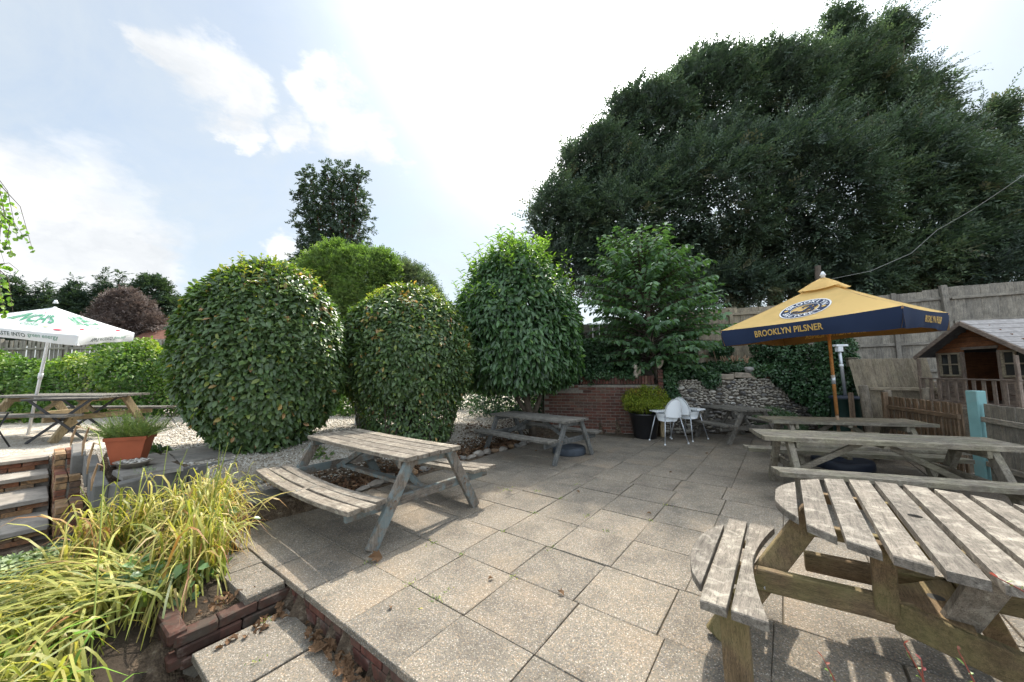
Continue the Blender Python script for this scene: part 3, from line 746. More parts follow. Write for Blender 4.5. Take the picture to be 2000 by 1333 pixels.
BM('seat_bearer',lw(2.02,2.62,.37),lw(3.5,1.7,.37),.06,.12)
BM('leg',lw(1.98,2.02,.76),lw(2.07,2.12,.30),.10,.05,(0,1,0),w_oak['z'])
BM('leg',lw(2.20,1.72,.76),lw(2.27,2.0,.30),.05,.13,(1,0,0),w_grey['z'])
BM('leg',lw(2.42,2.12,.72),lw(2.95,2.31,.0),.11,.06,(0,1,0),w_oak['z'])
BM('leg',lw(2.65,1.72,.76),lw(3.35,1.5,.0),.11,.06,(0,1,0),w_oak['z'])
BM('leg',lw(2.62,2.5,.76),lw(3.2,3.1,.0),.11,.06,(0,1,0),w_oak['z'])
v=[lw(2.10,2.20,.42),lw(2.62,2.28,.42),lw(2.20,1.82,.42)]
q=MB(); q.add([(*a[:2],.40) for a in v]+[(*a[:2],.43) for a in v],[(0,2,1),(3,4,5),(0,1,4,3),(1,2,5,4),(2,0,3,5)]); shelf=q.build('parasol_shelf',w_oak['y'],rt6)
c=lw(2.33,2.10,.4315); MB().lathe([(0,0),(.035,0)],16,Matrix.Translation(c)).build('parasol_hole',M['black'],rt6)
for (px,py,z) in ((1.575,2.42,.33),(1.53,2.42,.24)): MB().tube([lw(px,py-.045,z),lw(px,py-.028,z)],.011,8).build('bolt',M['greyleg'],rt6)
# ------------------------------------------------------------------ lettering helper
def text_flat(s_,size=1.0,extr=0,bold=0.0,space=1.0):
    cu=bpy.data.curves.new('t','FONT'); cu.body=s_; cu.size=size; cu.align_x='CENTER'; cu.align_y='CENTER'; cu.offset=bold; cu.space_character=space; cu.resolution_u=3
    o=bpy.data.objects.new('t',cu); COL.objects.link(o); bpy.context.view_layer.update()
    dg=bpy.context.evaluated_depsgraph_get(); me=bpy.data.meshes.new_from_object(o.evaluated_get(dg))
    vs=[tuple(v.co[:2]) for v in me.vertices]; fs=[tuple(p_.vertices) for p_ in me.polygons]
    bpy.data.objects.remove(o); bpy.data.meshes.remove(me); bpy.data.curves.remove(cu); return vs,fs
def map_mesh(name,shapes,fn,mat_,parent,flip=False):
    q=MB()
    for vs,fs in shapes:
        q.add([fn(u,v_) for u,v_ in vs],[f[::-1] if flip else f for f in fs])
    return q.build(name,mat_,parent)
def fabric(name,col,trans=.25,rough=.85,dirt=(.5,.45,.4),da=.25):
    m,b=mat(name); o,g,rn=ocoord(b,3)
    n1=b.noise(o,2.5,5,.6); c=b.mix(b.math('MULTIPLY',b.ramp(n1,[(.45,0.0),(.75,1.0)]),da),col,tuple(a*.7 for a in col))
    wv=b.noise(o,300,1,.5)
    pr=b.n('ShaderNodeBsdfPrincipled',Roughness=rough); b.t.links.new(c,pr.inputs['Base Color']); pr.inputs['Specular IOR Level'].default_value=.2
    bn=b.n('ShaderNodeBump',Strength=.35,Distance=.012); b.t.links.new(b.noise(o,5,4,.5),bn.inputs['Height']); b.t.links.new(bn.outputs[0],pr.inputs['Normal'])
    tr=b.n('ShaderNodeBsdfTranslucent'); b.t.links.new(c,tr.inputs[0])
    mx=b.n('ShaderNodeMixShader',i0=trans); b.t.links.new(pr.outputs[0],mx.inputs[1]); b.t.links.new(tr.outputs[0],mx.inputs[2])
    o=b.n('ShaderNodeOutputMaterial'); b.t.links.new(mx.outputs[0],o.inputs[0]); return m
F_y=fabric('yellow_canvas',(.76,.52,.20),.30,da=.5); F_n=fabric('navy_canvas',(.022,.035,.075),.04); F_yt=fabric('yellow_print',(.64,.42,.13),.1)
F_w=fabric('white_canvas',(.74,.76,.78),.35,da=.1); F_wt=fabric('white_print',(.70,.71,.72),.1); F_gt=fabric('green_print',(.07,.24,.15),.05); F_rt=fabric('red_print',(.45,.02,.05),.05)
F_gl=fabric('pale_green_print',(.42,.55,.30),.05); F_dk=fabric('dark_print',(.05,.08,.07),.05); F_in=fabric('tan_lining',(.26,.16,.07),.25)
def parasol(root,corners,apex,val,mc,mv,min_,lift=.0,sagf=.06,vent=True):
    """four sided canopy: corners listed round, apex; returns panel and valance maps"""
    base=Vector(root.location); C=[Vector(c)-base for c in corners]; A=Vector(apex)-base
    maps=[]
    for i in range(4):
        c0,c1=C[i],C[(i+1)%4]
        N=10
        def fn(u,t,c0=c0,c1=c1,off=0.0):
            # u 0..1 along the edge, t 0..1 from edge to apex
            e=c0.lerp(c1,u); e=e+Vector((0,0,.0))
            pz=e.lerp(A,t)
            pz.z-=sagf*math.sin(math.pi*min(1,t))*(.35+.65*(4*u*(1-u)))*1.0
            pz.z-= .025*(4*u*(1-u))*(1-t)
            n=(c1-c0).cross(A-c0).normalized()
            if n.z<0:n=-n
            return pz+n*off
        q=MB();vs=[];fs=[]
        Nu=20;Nt=16; t1_=.93 if vent else 1.0
        for a in range(Nt+1):
            for b_ in range(Nu+1): vs.append(tuple(fn(b_/Nu,t1_*a/Nt)))
        for a in range(Nt):
            for b_ in range(Nu): fs.append((a*(Nu+1)+b_,a*(Nu+1)+b_+1,(a+1)*(Nu+1)+b_+1,(a+1)*(Nu+1)+b_))
        q.add(vs,fs,None,0,True); q.build('canopy_panel',mc,root)
        outw=((c0+c1)/2-Vector((A.x,A.y,((c0+c1)/2).z))); outw.z=0; outw.normalize()
        def vf(u,w,c0=c0,c1=c1,outw=outw,off=0.0,i=i):
            e=c0.lerp(c1,u); e=e-Vector((0,0,.025*(4*u*(1-u))))
            ripple=.022*math.sin(u*19+i)*w
            d=val*(1+.10*math.cos(u*2*math.pi))
            return e+Vector((0,0,-w*d))+outw*(ripple+off-.05*w*w)
        q=MB();vs=[];fs=[];Nu=24
        for a in range(5):
            for b_ in range(Nu+1): vs.append(tuple(vf(b_/Nu,a/4)))
        for a in range(4):
            for b_ in range(Nu): fs.append((a*(Nu+1)+b_,a*(Nu+1)+b_+1,(a+1)*(Nu+1)+b_+1,(a+1)*(Nu+1)+b_))
        q.add(vs,fs,None,0,True); q.build('valance',mv,root)
        maps.append((fn,vf,(c1-c0).length))
        # rib
        MB().beam(A-Vector((0,0,.05)),c0-Vector((0,0,.03)),.022,.03,ch=.003).build('rib',M['whitem'] if min_ else wood('x',(.45,.25,.11)),root)
        mid_=c0.lerp(A,.5)-Vector((0,0,.06))
        MB().beam(Vector((A.x,A.y,A.z-1.05*(A.z-c0.z)-.0)),mid_,.018,.024,ch=.003).build('strut',M['whitem'] if min_ else wood('x',(.45,.25,.11)),root)
    if vent:
        q=MB(); vs=[];fs=[]
        top=A+Vector((0,0,.10)); K=16
        cn=[C[i].lerp(A,.76)+Vector((0,0,.05)) for i in range(4)]
        ring=[]
        for i in range(4):
            for k in range(4):
                p_=cn[i].lerp(cn[(i+1)%4],k/4); p_.z-=.03*math.sin(math.pi*k/4); ring.append(tuple(p_))
        mid=[tuple(Vector(r_).lerp(top,.55)+Vector((0,0,.012))) for r_ in ring]
        vs=ring+mid+[tuple(top)]
        fs=[(k,(k+1)%16,16+(k+1)%16,16+k) for k in range(16)]+[(16+k,16+(k+1)%16,32) for k in range(16)]
        q.add(vs,fs,None,0,True); q.build('vent_cap',mc,root)
    return C,A,maps
# yellow parasol
yu=empty('parasol',(5.68,6.36,0),0,'square yellow and navy beer parasol over the long grey table','parasol')
Cn=[(4.10,7.00,2.45),(5.35,4.85,2.54),(7.50,6.10,2.62),(6.25,8.25,2.52)]
Cc,A,mp_=parasol(yu,Cn,(5.80,6.55,3.29),.275,F_y,F_n,False)
tube_obj('finial',[A+Vector((0,0,.08)),A+Vector((0,0,.12)),A+Vector((0,0,.13)),A+Vector((0,0,.17)),A+Vector((0,0,.20))],[.035,.035,.05,.03,.015],M['whitep'],yu,10)
pole0=Vector((0,0,.05)); dirp=(A-pole0)
polep=tube_obj('pole',[pole0+dirp*.25,pole0+dirp*.985],[.026,.026],wood('z',(.42,.19,.06),(.25,.11,.04),lich=.0,name='varnished_wood'),yu,12)
tube_obj('lower_pole',[pole0,pole0+dirp*.26],[.026,.026],wood('z',(.25,.18,.12),(.15,.10,.07),lich=.3),yu,12)
tube_obj('pole_collar',[pole0+dirp*.42,pole0+dirp*.47],[.031,.031],M['greyleg'],yu,12)
# print on the yellow parasol
T1=text_flat('BROOKLYN PILSNER',1,bold=.022)
def scale_text(T,sx,sy,ox=0,oy=0,bend=None):
    vs,fs=T; return ([(x*sx+ox,y*sy+oy) for x,y in vs],fs)
wT=max(x for x,y in T1[0])-min(x for x,y in T1[0]); hT=max(y for x,y in T1[0])-min(y for x,y in T1[0]); cy=(max(y for x,y in T1[0])+min(y for x,y in T1[0]))/2
for i,(fn,vf,Le) in enumerate(mp_):
    sx=.40*1.0/wT
    sh=([(x*sx,(y-cy)/hT*.42) for x,y in T1[0]],T1[1])
    cu=.44 if i==0 else .62
    map_mesh('lettering',[sh],lambda u,v_,vf=vf,cu=cu: vf(cu+u,.47-v_,off=.009),F_yt,yu)
    map_mesh('lettering',[sh],lambda u,v_,vf=vf,cu=cu: vf(cu+u,.47-v_,off=-.013),F_yt,yu)
    # tan lining inside the valance
    q=MB();vs=[];fs=[]
    for a in range(5):
        for b_ in range(25): vs.append(tuple(vf(b_/24,a/4*.995,off=-.006)))
    for a in range(4):
        for b_ in range(24): fs.append((a*25+b_,(a+1)*25+b_,(a+1)*25+b_+1,a*25+b_+1))
    q.add(vs,fs,None,0,True); q.build('valance_lining',F_in,yu)
def ring_shape(r0,r1,n=48,sx=1,sy=1,cx=0,cy=0):
    vs=[];fs=[]
    for k in range(n):
        a=2*math.pi*k/n
        vs+=[(cx+r0*math.cos(a)*sx,cy+r0*math.sin(a)*sy),(cx+r1*math.cos(a)*sx,cy+r1*math.sin(a)*sy)]
    for k in range(n):
        a=2*k;b_=2*((k+1)%n); fs.append((a,a+1,b_+1,b_))
    return vs,fs
def stroke(pts,ws,n=8):
    # smooth ribbon through points (Catmull-Rom)
    P=[Vector((*p_,0)) for p_ in pts]; out=[];wo=[]
    for i in range(len(P)-1):
        p0=P[max(i-1,0)];p1=P[i];p2=P[i+1];p3=P[min(i+2,len(P)-1)]
        for k in range(n):
            t=k/n; out.append(.5*((2*p1)+(-p0+p2)*t+(2*p0-5*p1+4*p2-p3)*t*t+(-p0+3*p1-3*p2+p3)*t**3)); wo.append(ws[i]+(ws[i+1]-ws[i])*t)
    out.append(P[-1]);wo.append(ws[-1]); vs=[];fs=[]
    for i,p_ in enumerate(out):
        d=(out[min(i+1,len(out)-1)]-out[max(i-1,0)]).normalized(); nn=Vector((-d.y,d.x,0))*wo[i]/2
        vs+=[tuple((p_+nn)[:2]),tuple((p_-nn)[:2])]
    fs=[(2*i,2*i+1,2*i+3,2*i+2) for i in range(len(out)-1)]
    return vs,fs
def arc_text(s_,r_,size,a_mid,inv=False,bold=.02,spread=1.0):
    out=[]; adv=[]
    gl_=[text_flat(c,1,bold=bold) if c!=' ' else None for c in s_]
    wd=[(max(x for x,y in g[0])-min(x for x,y in g[0])+.10)*size if g else .3*size for g in gl_]
    tot=sum(wd)*spread; pos=-tot/2
    for g,w_ in zip(gl_,wd):
        c_=pos+w_*spread/2; pos+=w_*spread
        if not g: continue
        gx=(max(x for x,y in g[0])+min(x for x,y in g[0]))/2
        vs=[]
        for x,y in g[0]:
            if not inv:
                an=a_mid-(c_+(x-gx)*size)/r_; rr=r_+(y)*size
            else:
                an=a_mid+(c_+(x-gx)*size)/r_; rr=r_-(y)*size
            vs.append((rr*math.cos(an),rr*math.sin(an)))
        out.append((vs,g[1]))
    return out
fn,vf,Le=mp_[0]
hp=(Vector(Cn[0]).lerp(Vector(Cn[1]),.5)-Vector((5.80,6.55,3.29))).length
def em(u,v_,off,fn=fn): # emblem plane coordinates in metres, centre of panel
    t=.37+v_/hp; uu=.5+(u/(Le*(1-t))) -.02
    return fn(uu,t,off=off)
em_dk=[ring_shape(.20,.34)]
map_mesh('emblem_rim',[ring_shape(.338,.362)],lambda u,v_: em(u,v_,.009),F_wt,yu)
map_mesh('emblem_ring',[ring_shape(.205,.34,48)],lambda u,v_: em(u,v_,.009),F_n,yu)
map_mesh('emblem_inner_rim',[ring_shape(.198,.207,48)],lambda u,v_: em(u,v_,.0105),F_wt,yu)
tx=arc_text('BROOKLYN',.272,.125,math.pi/2+.0,bold=.025,spread=1.0)+arc_text('BREWERY',.272,.125,-math.pi/2,inv=True,bold=.02,spread=1.05)
map_mesh('lettering',tx,lambda u,v_: em(u,v_,.0125),F_wt,yu)
for sx_ in (-.272,.272): map_mesh('emblem_dot',[ring_shape(.0001,.032,16,1,1,sx_,0.0)],lambda u,v_: em(u,v_,.0125),F_yt,yu)
B1=stroke([(-.14,-.10),(-.165,-.14),(-.10,-.155),(-.02,-.12),(.03,-.03),(.06,.07),(.045,.125),(-.01,.13),(-.05,.09),(-.03,.05)],[.02,.03,.04,.045,.05,.05,.04,.035,.03,.012])
B2=stroke([(.03,.135),(.10,.145),(.135,.10),(.11,.05),(.04,.02),(.03,.018)],[.02,.04,.05,.045,.03,.02])
B3=stroke([(.03,.02),(.10,.01),(.13,-.04),(.10,-.10),(.03,-.115),(-.06,-.09),(-.13,-.06),(-.15,-.10),(-.14,-.12)],[.02,.035,.05,.05,.04,.04,.045,.035,.02])
map_mesh('emblem_letter',[B1,B2,B3],lambda u,v_: em(u,v_,.0125),F_n,yu)
def base_disc(loc,r_,h,m,label,cat='weight',stem=True,group=None):
    e=empty('base' if label is None else 'ballast_weight',loc,0,label,cat if label else None,group)
    MB().lathe([(0.001,0),(r_*.98,0),(r_,.02),(r_,h*.7),(r_*.96,h*.93),(r_*.80,h),(r_*.5,h*.96),(.06,h*1.0),(.001,h)],36).build('weight',m,e)
    if stem: MB().lathe([(.04,h*.9),(.04,h+.10),(.034,h+.10),(.034,h*.9)],14).build('socket',m,e)
    return e
bd=base_disc((5.66,6.34,0),.42,.15,M['basebl'],None)
for k in ('label','category'):
    if k in bd: del bd[k]
bd.parent=yu; bd.location=(5.66-5.68,6.34-6.36,0)
base_disc((1.16,7.62,0),.34,.15,M['baseg'],'round slate grey parasol weight lying under the dark picnic table',stem=False)
# ------------------------------------------------------------------ white high chairs
def highchair(loc,rz,label,tray):
    e=empty('high_chair',loc,rz,label,'high chair','white high chairs by the flint wall')
    H=.62; w=.19
    for sx in(-1,1):
        for sy in(-1,1):
            MB().tube([(sx*w,sy*w,H),(sx*.30,sy*.30,.02)],[.014,.011],8).build('leg',M['greyleg'],e)
            MB().lathe([(.001,0),(.02,0),(.02,.03),(.001,.035)],8,Matrix.Translation((sx*.302,sy*.302,0))).build('foot_cap',M['whitep'],e)
    # seat tub: side walls and seat
    q=MB(); n=20; vs=[];fs=[]
    def rim(t):
        a=2*math.pi*t; x=.23*math.copysign(abs(math.cos(a))**.6,math.cos(a)); y=.22*math.copysign(abs(math.sin(a))**.6,math.sin(a)); return x,y
    for k in range(n):
        x,y=rim(k/n); back=max(0,(-y)/.22)
        vs+=[(x,y,.68),(x*.93,y*.93,.60),(x*.80,y*.78,.50)]
    for k in range(n):
        a=3*k;b_=3*((k+1)%n); fs+=[(a,a+1,b_+1,b_),(a+1,a+2,b_+2,b_+1)]
    fs.append([3*k+2 for k in range(n)])
    q.add(vs,fs,None,0,True); o=q.build('seat',M['whitep'],e)
    # arched back
    q=MB(); vs=[];fs=[]; K=16
    for k in range(K+1):
        a=math.pi*k/K; x=.20*math.cos(a); z=.66+.34*math.sin(a)**.9
        xo=.225*math.cos(a); zo=.66+.375*math.sin(a)**.9
        lean=-.22-.10*(z-.66)/.34; leano=-.22-.10*(zo-.66)/.34
        vs+=[(xo,leano,zo),(x,lean-.012,z),(x*.0+ x*.98,lean+.0,.62 if 0 else z*0+.60+.02*abs(math.cos(a)))]
        vs+=[(xo,leano+.03,zo)]
    for k in range(K):
        a=4*k;b_=4*(k+1); fs+=[(a,a+1,b_+1,b_),(a+1,a+2,b_+2,b_+1),(a+3,b_+3,b_,a)]
    q.add(vs,fs,None,0,True); q.build('backrest',M['whitep'],e)
    if tray:
        MB().prism([(-.27,.10),(-.25,.0),(-.2,.04),(.2,.04),(.25,.0),(.27,.10),(.25,.34),(.15,.40),(-.15,.40),(-.25,.34)],.70,.73,None,0,.006).build('tray',M['whitep'],e)
    return e
highchair((3.66,8.62,0),rad(12),'nearer white high chair seen from its arched back, next to the black pot',True)
highchair((4.34,9.02,0),rad(-60),'farther white high chair with its tray pointing to the small picnic table',True)
# ------------------------------------------------------------------ pots
bp=empty('plant_pot',(3.34,9.22,0),0,'tall black plastic pot holding the low green maple','plant pot')
MB().lathe([(.001,0),(.255,0),(.27,.03),(.355,.57),(.375,.58),(.375,.62),(.34,.62),(.335,.55),(.001,.55)],32).build('pot_body',M['potblack'],bp)
tp=empty('trough_planter',(-5.30,5.06,.52),rad(22),'terracotta trough planter on the terrace flagstones holding rosemary','planter')
q=MB()
def rect(w,d,z): return [(-w,-d,z),(w,-d,z),(w,d,z),(-w,d,z)]
rr_=[rect(.165,.10,0),rect(.235,.135,.31),rect(.25,.15,.312),rect(.255,.155,.36),rect(.235,.135,.36),rect(.225,.125,.30)]
vs=[v for r_ in rr_ for v in r_]; fs=[(0,3,2,1)]
for i in range(5):
    for k in range(4): fs.append((i*4+k,i*4+(k+1)%4,(i+1)*4+(k+1)%4,(i+1)*4+k))
fs.append((20,21,22,23)); q.add(vs,fs); q.build('trough',M['terra'],tp)
tp.scale=(.88,.9,1)
di=empty('metal_dish',(-4.99,4.82,.52),0,'shallow oval metal dish of pebbles beside the terracotta trough','dish')
MB().lathe([(.001,0),(.10,0),(.15,.06),(.17,.07),(.17,.075),(.14,.065),(.001,.055)],20,Matrix.Scale(1.25,4,(1,0,0))).build('bowl',plain('dull_metal',(.33,.29,.24),.45,.5,.5,.3),di)
rp=rock(.02,.016,.012,'flint',3); peb=MB()
for i in range(70):
    a=R.uniform(0,6.28);r_=.13*math.sqrt(R.random()); T=Matrix.Translation((1.25*r_*math.cos(a),r_*math.sin(a),.068+R.uniform(0,.015)))@Matrix.Rotation(R.uniform(0,3),4,'Z')
    peb.add([v.co[:] for v in rp.vertices],[p_.vertices[:] for p_ in rp.polygons],T)
tag(peb.build('pebbles',stonemat('pale_pebble',[(0,(.40,.37,.33)),(1,(.6,.57,.52))],9),di),kind='stuff')
# ------------------------------------------------------------------ left terrace furniture
w_t7=picnic('picnic_table',(-9.25,7.55,.5),rad(-6),2.7,.85,.84,w_dark,w_tan,'picnic table on the gravel terrace with pale tan legs under the white parasol','picnic table',None,nt=6,nb=2,bo=.80,foot=.78,inset=.45,bz=.52,lg=.13,frame_t=.06)
def folding_x(parent,x0,x1,y,H,m,t=.034):
    for p0,p1 in (((x0,y,H),(x1,y,0)),((x1,y+.03,H),(x0,y+.03,0))):
        MB().beam(p0,p1,.012,t+.012,upv=(0,1,0) if 0 else (0,0,1),ch=.002).build('leg',m,parent)
ft=empty('folding_table',(-8.42,7.0,.5),rad(14),'folding bistro table with crossed black metal legs in front of the tan legged picnic table','folding table')
for i in range(9): plank('table_slat',1.15,.07,.018,w_dark['x'],ft,(0,-.32+.08*i,.80),ch=.003)
for y in(-.30,.30): folding_x(ft,-.50,.42,y,.79,M['black'])
for x in (-.5,.42): MB().tube([(x,-.30,.10),(x,.33,.10)],.008,6).build('rail',M['black'],ft)
for y in(-.33,.33): MB().beam((-.56,y,.785),(.56,y,.785),.015,.03).build('frame',M['black'],ft)
def folding_chair(loc,rz,label,back=True,H=.46,cols=None,m=None,group=None):
    e=empty('folding_chair',loc,rz,label,'folding chair',group); m=m or M['black']; wd=cols or w_dark['x']
    for i in range(6): plank('seat_slat',.42,.055,.014,wd,e,(0,-.19+.066*i,H),ch=.003)
    for x in(-.21,.21):
        MB().beam((x,-.22,H-.01),(x,.20,0),.012,.028,upv=(1,0,0)).build('leg',m,e)
        MB().beam((x*.93,.22,(.86 if back else H)),(x*.93,.12,H),.012,.028,upv=(1,0,0)).build('back_frame',m,e)
        MB().beam((x*.93,.14,H),(x*.93,-.22,0),.012,.028,upv=(1,0,0)).build('leg',m,e)
    if back:
        for z in(.72,.80): plank('back_slat',.42,.055,.014,wd,e,(0,.215,z),(math.pi/2,0,0),ch=.003)
    return e
fc=folding_chair((-8.92,6.12,.5),rad(20),'low black folding stool with a slatted grey seat at the left edge of the frame',False,H=.60)
folding_chair((-7.85,8.6,.48),rad(-95),'folding chair with two grey back slats facing the hedge behind the rosemary',True,H=.50)
wc=folding_chair((-5.2,12.5,.42),rad(200),'white metal folding chair far off on the gravel between the two clipped shrubs',True,m=M['whitem'],cols=M['whitem'])
cb=empty('concrete_block',(-3.62,8.75,.25),rad(-12),'pale grey upright concrete block on the gravel left of the second clipped shrub','concrete block')
MB().box((0,0,.31),(.28,.22,.62),None,0,.012,.006).build('block',plain('pale_concrete',(.42,.42,.42),.8,.2,0,.15,6,.4),cb)
# white parasol
wu=empty('parasol',(-10.05,7.55,.5),0,'tilted white cider parasol printed with apples on a white pole','parasol')
Cw=[(-9.36,5.84,2.66),(-7.84,6.44,2.45),(-8.44,7.96,2.67),(-9.96,7.36,2.88)]
ax_=(-8.90,6.90,3.06)
Cc,A2,mw=parasol(wu,Cw,ax_,.17,F_w,F_w,True,sagf=.03,vent=False)
tube_obj('pole',[(0,0,0),tuple(A2)],[.024,.024],M['whitem'],wu,10)
tube_obj('pole_joint',[tuple(A2*.46),tuple(A2*.50)],[.034,.034],M['whitem'],wu,10)
tube_obj('finial',[tuple(A2+Vector((0,0,.08))),tuple(A2+Vector((0,0,.14)))],[.04,.015],M['whitep'],wu,10)
def on_panel(sh,fn,cu,ct,Lr,off=.006,shear=0):
    return lambda u,v_: fn(cu+u+shear*v_,ct+v_,off=off)
def T_(s_,w_,h_,bold=.01):
    vs,fs=text_flat(s_,1,bold=bold); x0=min(x for x,y in vs);x1=max(x for x,y in vs);y0=min(y for x,y in vs);y1=max(y for x,y in vs)
    return ([((x-(x0+x1)/2)/(x1-x0)*w_,(y-(y0+y1)/2)/(y1-y0)*h_) for x,y in vs],fs)
def apple(cx,cy,s_): return [ring_shape(.0001,s_,16,1,.55,cx,cy)]
for i,(fn,vf,Le) in enumerate(mw):
    map_mesh('lettering',[T_("INCH'S",.42,.32,.03)],lambda u,v_,fn=fn: fn(.50+u/(1-.45)*.8,.54+v_,off=.012),F_gt,wu)
    map_mesh('lettering',[T_("CIDER",.20,.09,.01)],lambda u,v_,fn=fn: fn(.54+u,.28+v_,off=.012),F_gt,wu)
    map_mesh('underline',[([(-.16,-.006),(.16,-.002),(.16,.006),(-.16,.006)],[(0,1,2,3)])],lambda u,v_,fn=fn: fn(.54+u,.35+v_,off=.012),F_gt,wu)
    for (cx,cy,s_,mm) in ((.17,.22,.045,F_rt),(.84,.14,.045,F_rt),(.72,.24,.04,F_gl),(.33,.10,.03,F_gl),(.60,.12,.03,F_gl),(.26,.42,.03,F_gl),(.50,.75,.03,F_rt)):
        map_mesh('apple_print',apple(cx,cy,s_),lambda u,v_,fn=fn: fn(u,v_,off=.012),mm,wu)
    map_mesh('lettering',[T_("APPLE WASTE INTO",.36,.42,.015)],lambda u,v_,vf=vf: vf(.40+u,.5-v_,off=.006),F_dk,wu)
    map_mesh('lettering',[T_("green energy",.24,.42,.0)],lambda u,v_,vf=vf: vf(.72+u,.5-v_,off=.006),F_gt,wu)
# ------------------------------------------------------------------ fences
w_f=W3((.33,.285,.22),(.17,.14,.105),lich=.2,algae=.12); w_fg=W3((.285,.262,.225),(.14,.135,.13),lich=.3); w_fb=W3((.23,.165,.115),(.12,.08,.055),lich=.1); w_old=W3((.25,.22,.18),(.11,.09,.07),lich=.3)
def fence(p0,p1,z0f,z1f,bw,label,wt,posts=(),rails=(),over=.02,lean=0,post_s=.10,cap=None,group=None,feather=True,post_h=.06,back=.03,bt=.018,post_lean=0):
    p0=Vector((*p0,0));p1=Vector((*p1,0)); L=(p1-p0).length
    root=empty('fence',(p0.x,p0.y,z0f(0)),math.atan2(p1.y-p0.y,p1.x-p0.x),label,'fence',group)
    zb=z0f(0); n=int(L/bw); me={}
    for i in range(n):
        u=(i+.5)*bw; s=u/L; h0=z0f(s);h1=z1f(s)
        H=round((h1-h0)/.04)*.04
        key=(H,R.randint(0,1))
        if key not in me:
            me[key]=MB().box((0,0,H/2),(bw*.985+over*0,bt,H),None,0,.003,.002).mesh('fence_board',wt['z'])
        o=link('fence_board',me[key],root,(u,(-.006 if i%2 else .004)-.0,h0-zb+R.uniform(-.006,.006)),(R.uniform(-.004,.004),lean+R.uniform(-.006,.006),(-.21 if feather else 0)+R.uniform(-.02,.02)))
        o.scale=(1.03+R.uniform(0,.03),1,1)
    for s in posts:
        h0=z0f(s)-zb;h1=z1f(s)-zb+post_h
        MB().beam((s*L,-.06,h0-.1),(s*L-post_lean,-.06,h1),post_s,post_s,upv=(1,0,0),ch=.008).build('fence_post',wt['z'],root)
    for f in rails:
        pr=list(posts) or [0,1]
        pr=sorted(set([0]+pr+[1]))
        for a,b_ in zip(pr[:-1],pr[1:]):
            za=z0f(a)-zb+f*(z1f(a)-z0f(a)); zb_=z0f(b_)-zb+f*(z1f(b_)-z0f(b_))
            MB().beam((a*L+.05,-.045,za),(b_*L-.05,-.045,zb_),.045,.075,ch=.006).build('rail',wt['x'],root)
    if cap:
        za=z1f(0)-zb;zb_=z1f(1)-zb
        MB().beam((0,-.02,za+.01),(L,-.02,zb_+.01),.06,cap,ch=.006).build('capping',wt['x'],root)
    return root
BZ=1.35
fence((-.2,12.3),(5.25,11.75),lambda s:1.3,lambda s:3.28,.105,'grey vertical board fence seen between the laurel and the layered tree',w_fg,posts=(.0,.33,.66),rails=(.55,.86))
fence((5.28,11.7),(8.75,11.15),lambda s:1.55+.15*s,lambda s:3.62+.06*s,.090,'pale vertical board fence on the bank above the flint wall',w_f,posts=(.0,.5,.99),rails=(.10,.50,.90),post_h=-.05)
fence((8.8,11.1),(11.75,9.42),lambda s:1.3,lambda s:3.66+.12*s,.15,'tall grey board fence rising behind the yellow parasol',w_fg,posts=(.33,.66),rails=(.12,.42,.68,.90),post_h=.02)
fence((11.66,9.46),(14.6,8.1),lambda s:.9,lambda s:3.80+.05*s,.15,'tall grey board fence behind the playhouse roof',w_fg,posts=(.0,.6),rails=(.12,.42,.68,.90),post_h=.06,post_lean=.10,post_s=.12)
fence((8.42,8.62),(9.75,8.05),lambda s:.0,lambda s:1.93,.098,'leaning feathered board fence between the ivy and the playhouse',w_f,posts=(),rails=(.62,),lean=-.13,bt=.025)
fence((7.55,7.3),(7.0,5.62),lambda s:.0,lambda s:1.14,.082,'low brown picket fence running to the turquoise post',w_fb,posts=(.02,),rails=(.8,.25),post_s=.08)
fence((7.02,5.42),(6.05,3.5),lambda s:-.02,lambda s:1.15,.15,'low silvery board fence right of the turquoise post',w_fg,rails=(.8,.25),feather=False,lean=.02)
fence((7.95,8.45),(7.62,8.25),lambda s:0,lambda s:1.12,.11,'short stub of brown fence beside the water butt',w_fb,feather=False)
def postobj(name,loc,h,r_,m,label,cat,square=False,lean=(0,0)):
    e=MB()
    if square: e.beam((0,0,0),(lean[0],lean[1],h),r_,r_,upv=(1,0,0),ch=.01)
    else: e.tube([(0,0,0),(lean[0]*.5,lean[1]*.5,h*.5),(lean[0],lean[1],h-.02),(lean[0],lean[1],h)],[r_,r_,r_,r_*.85],12)
    o=e.build(name,m,None,loc=loc); return tag(o,label,cat)
postobj('fence_post',(7.03,5.50,0),1.33,.145,M['turq'],'square turquoise painted post between the two low fences','post',True)
postobj('fence_post',(8.02,8.20,0),1.30,.085,w_old['z'],'round grey timber post beside the water butt','post',lean=(-.06,0))
postobj('fence_post',(7.82,7.55,0),1.22,.065,w_old['z'],'short round timber post at the far end of the brown picket fence','post')
postobj('fence_post',(8.6,7.5,0),1.26,.09,w_old['z'],'broad rounded timber post before the leaning fence','post')
postobj('timber_upright',(3.80,9.30,0),.95,.10,w_tan['z'],'stub of pale square timber at the foot of the brick pier','post',True)
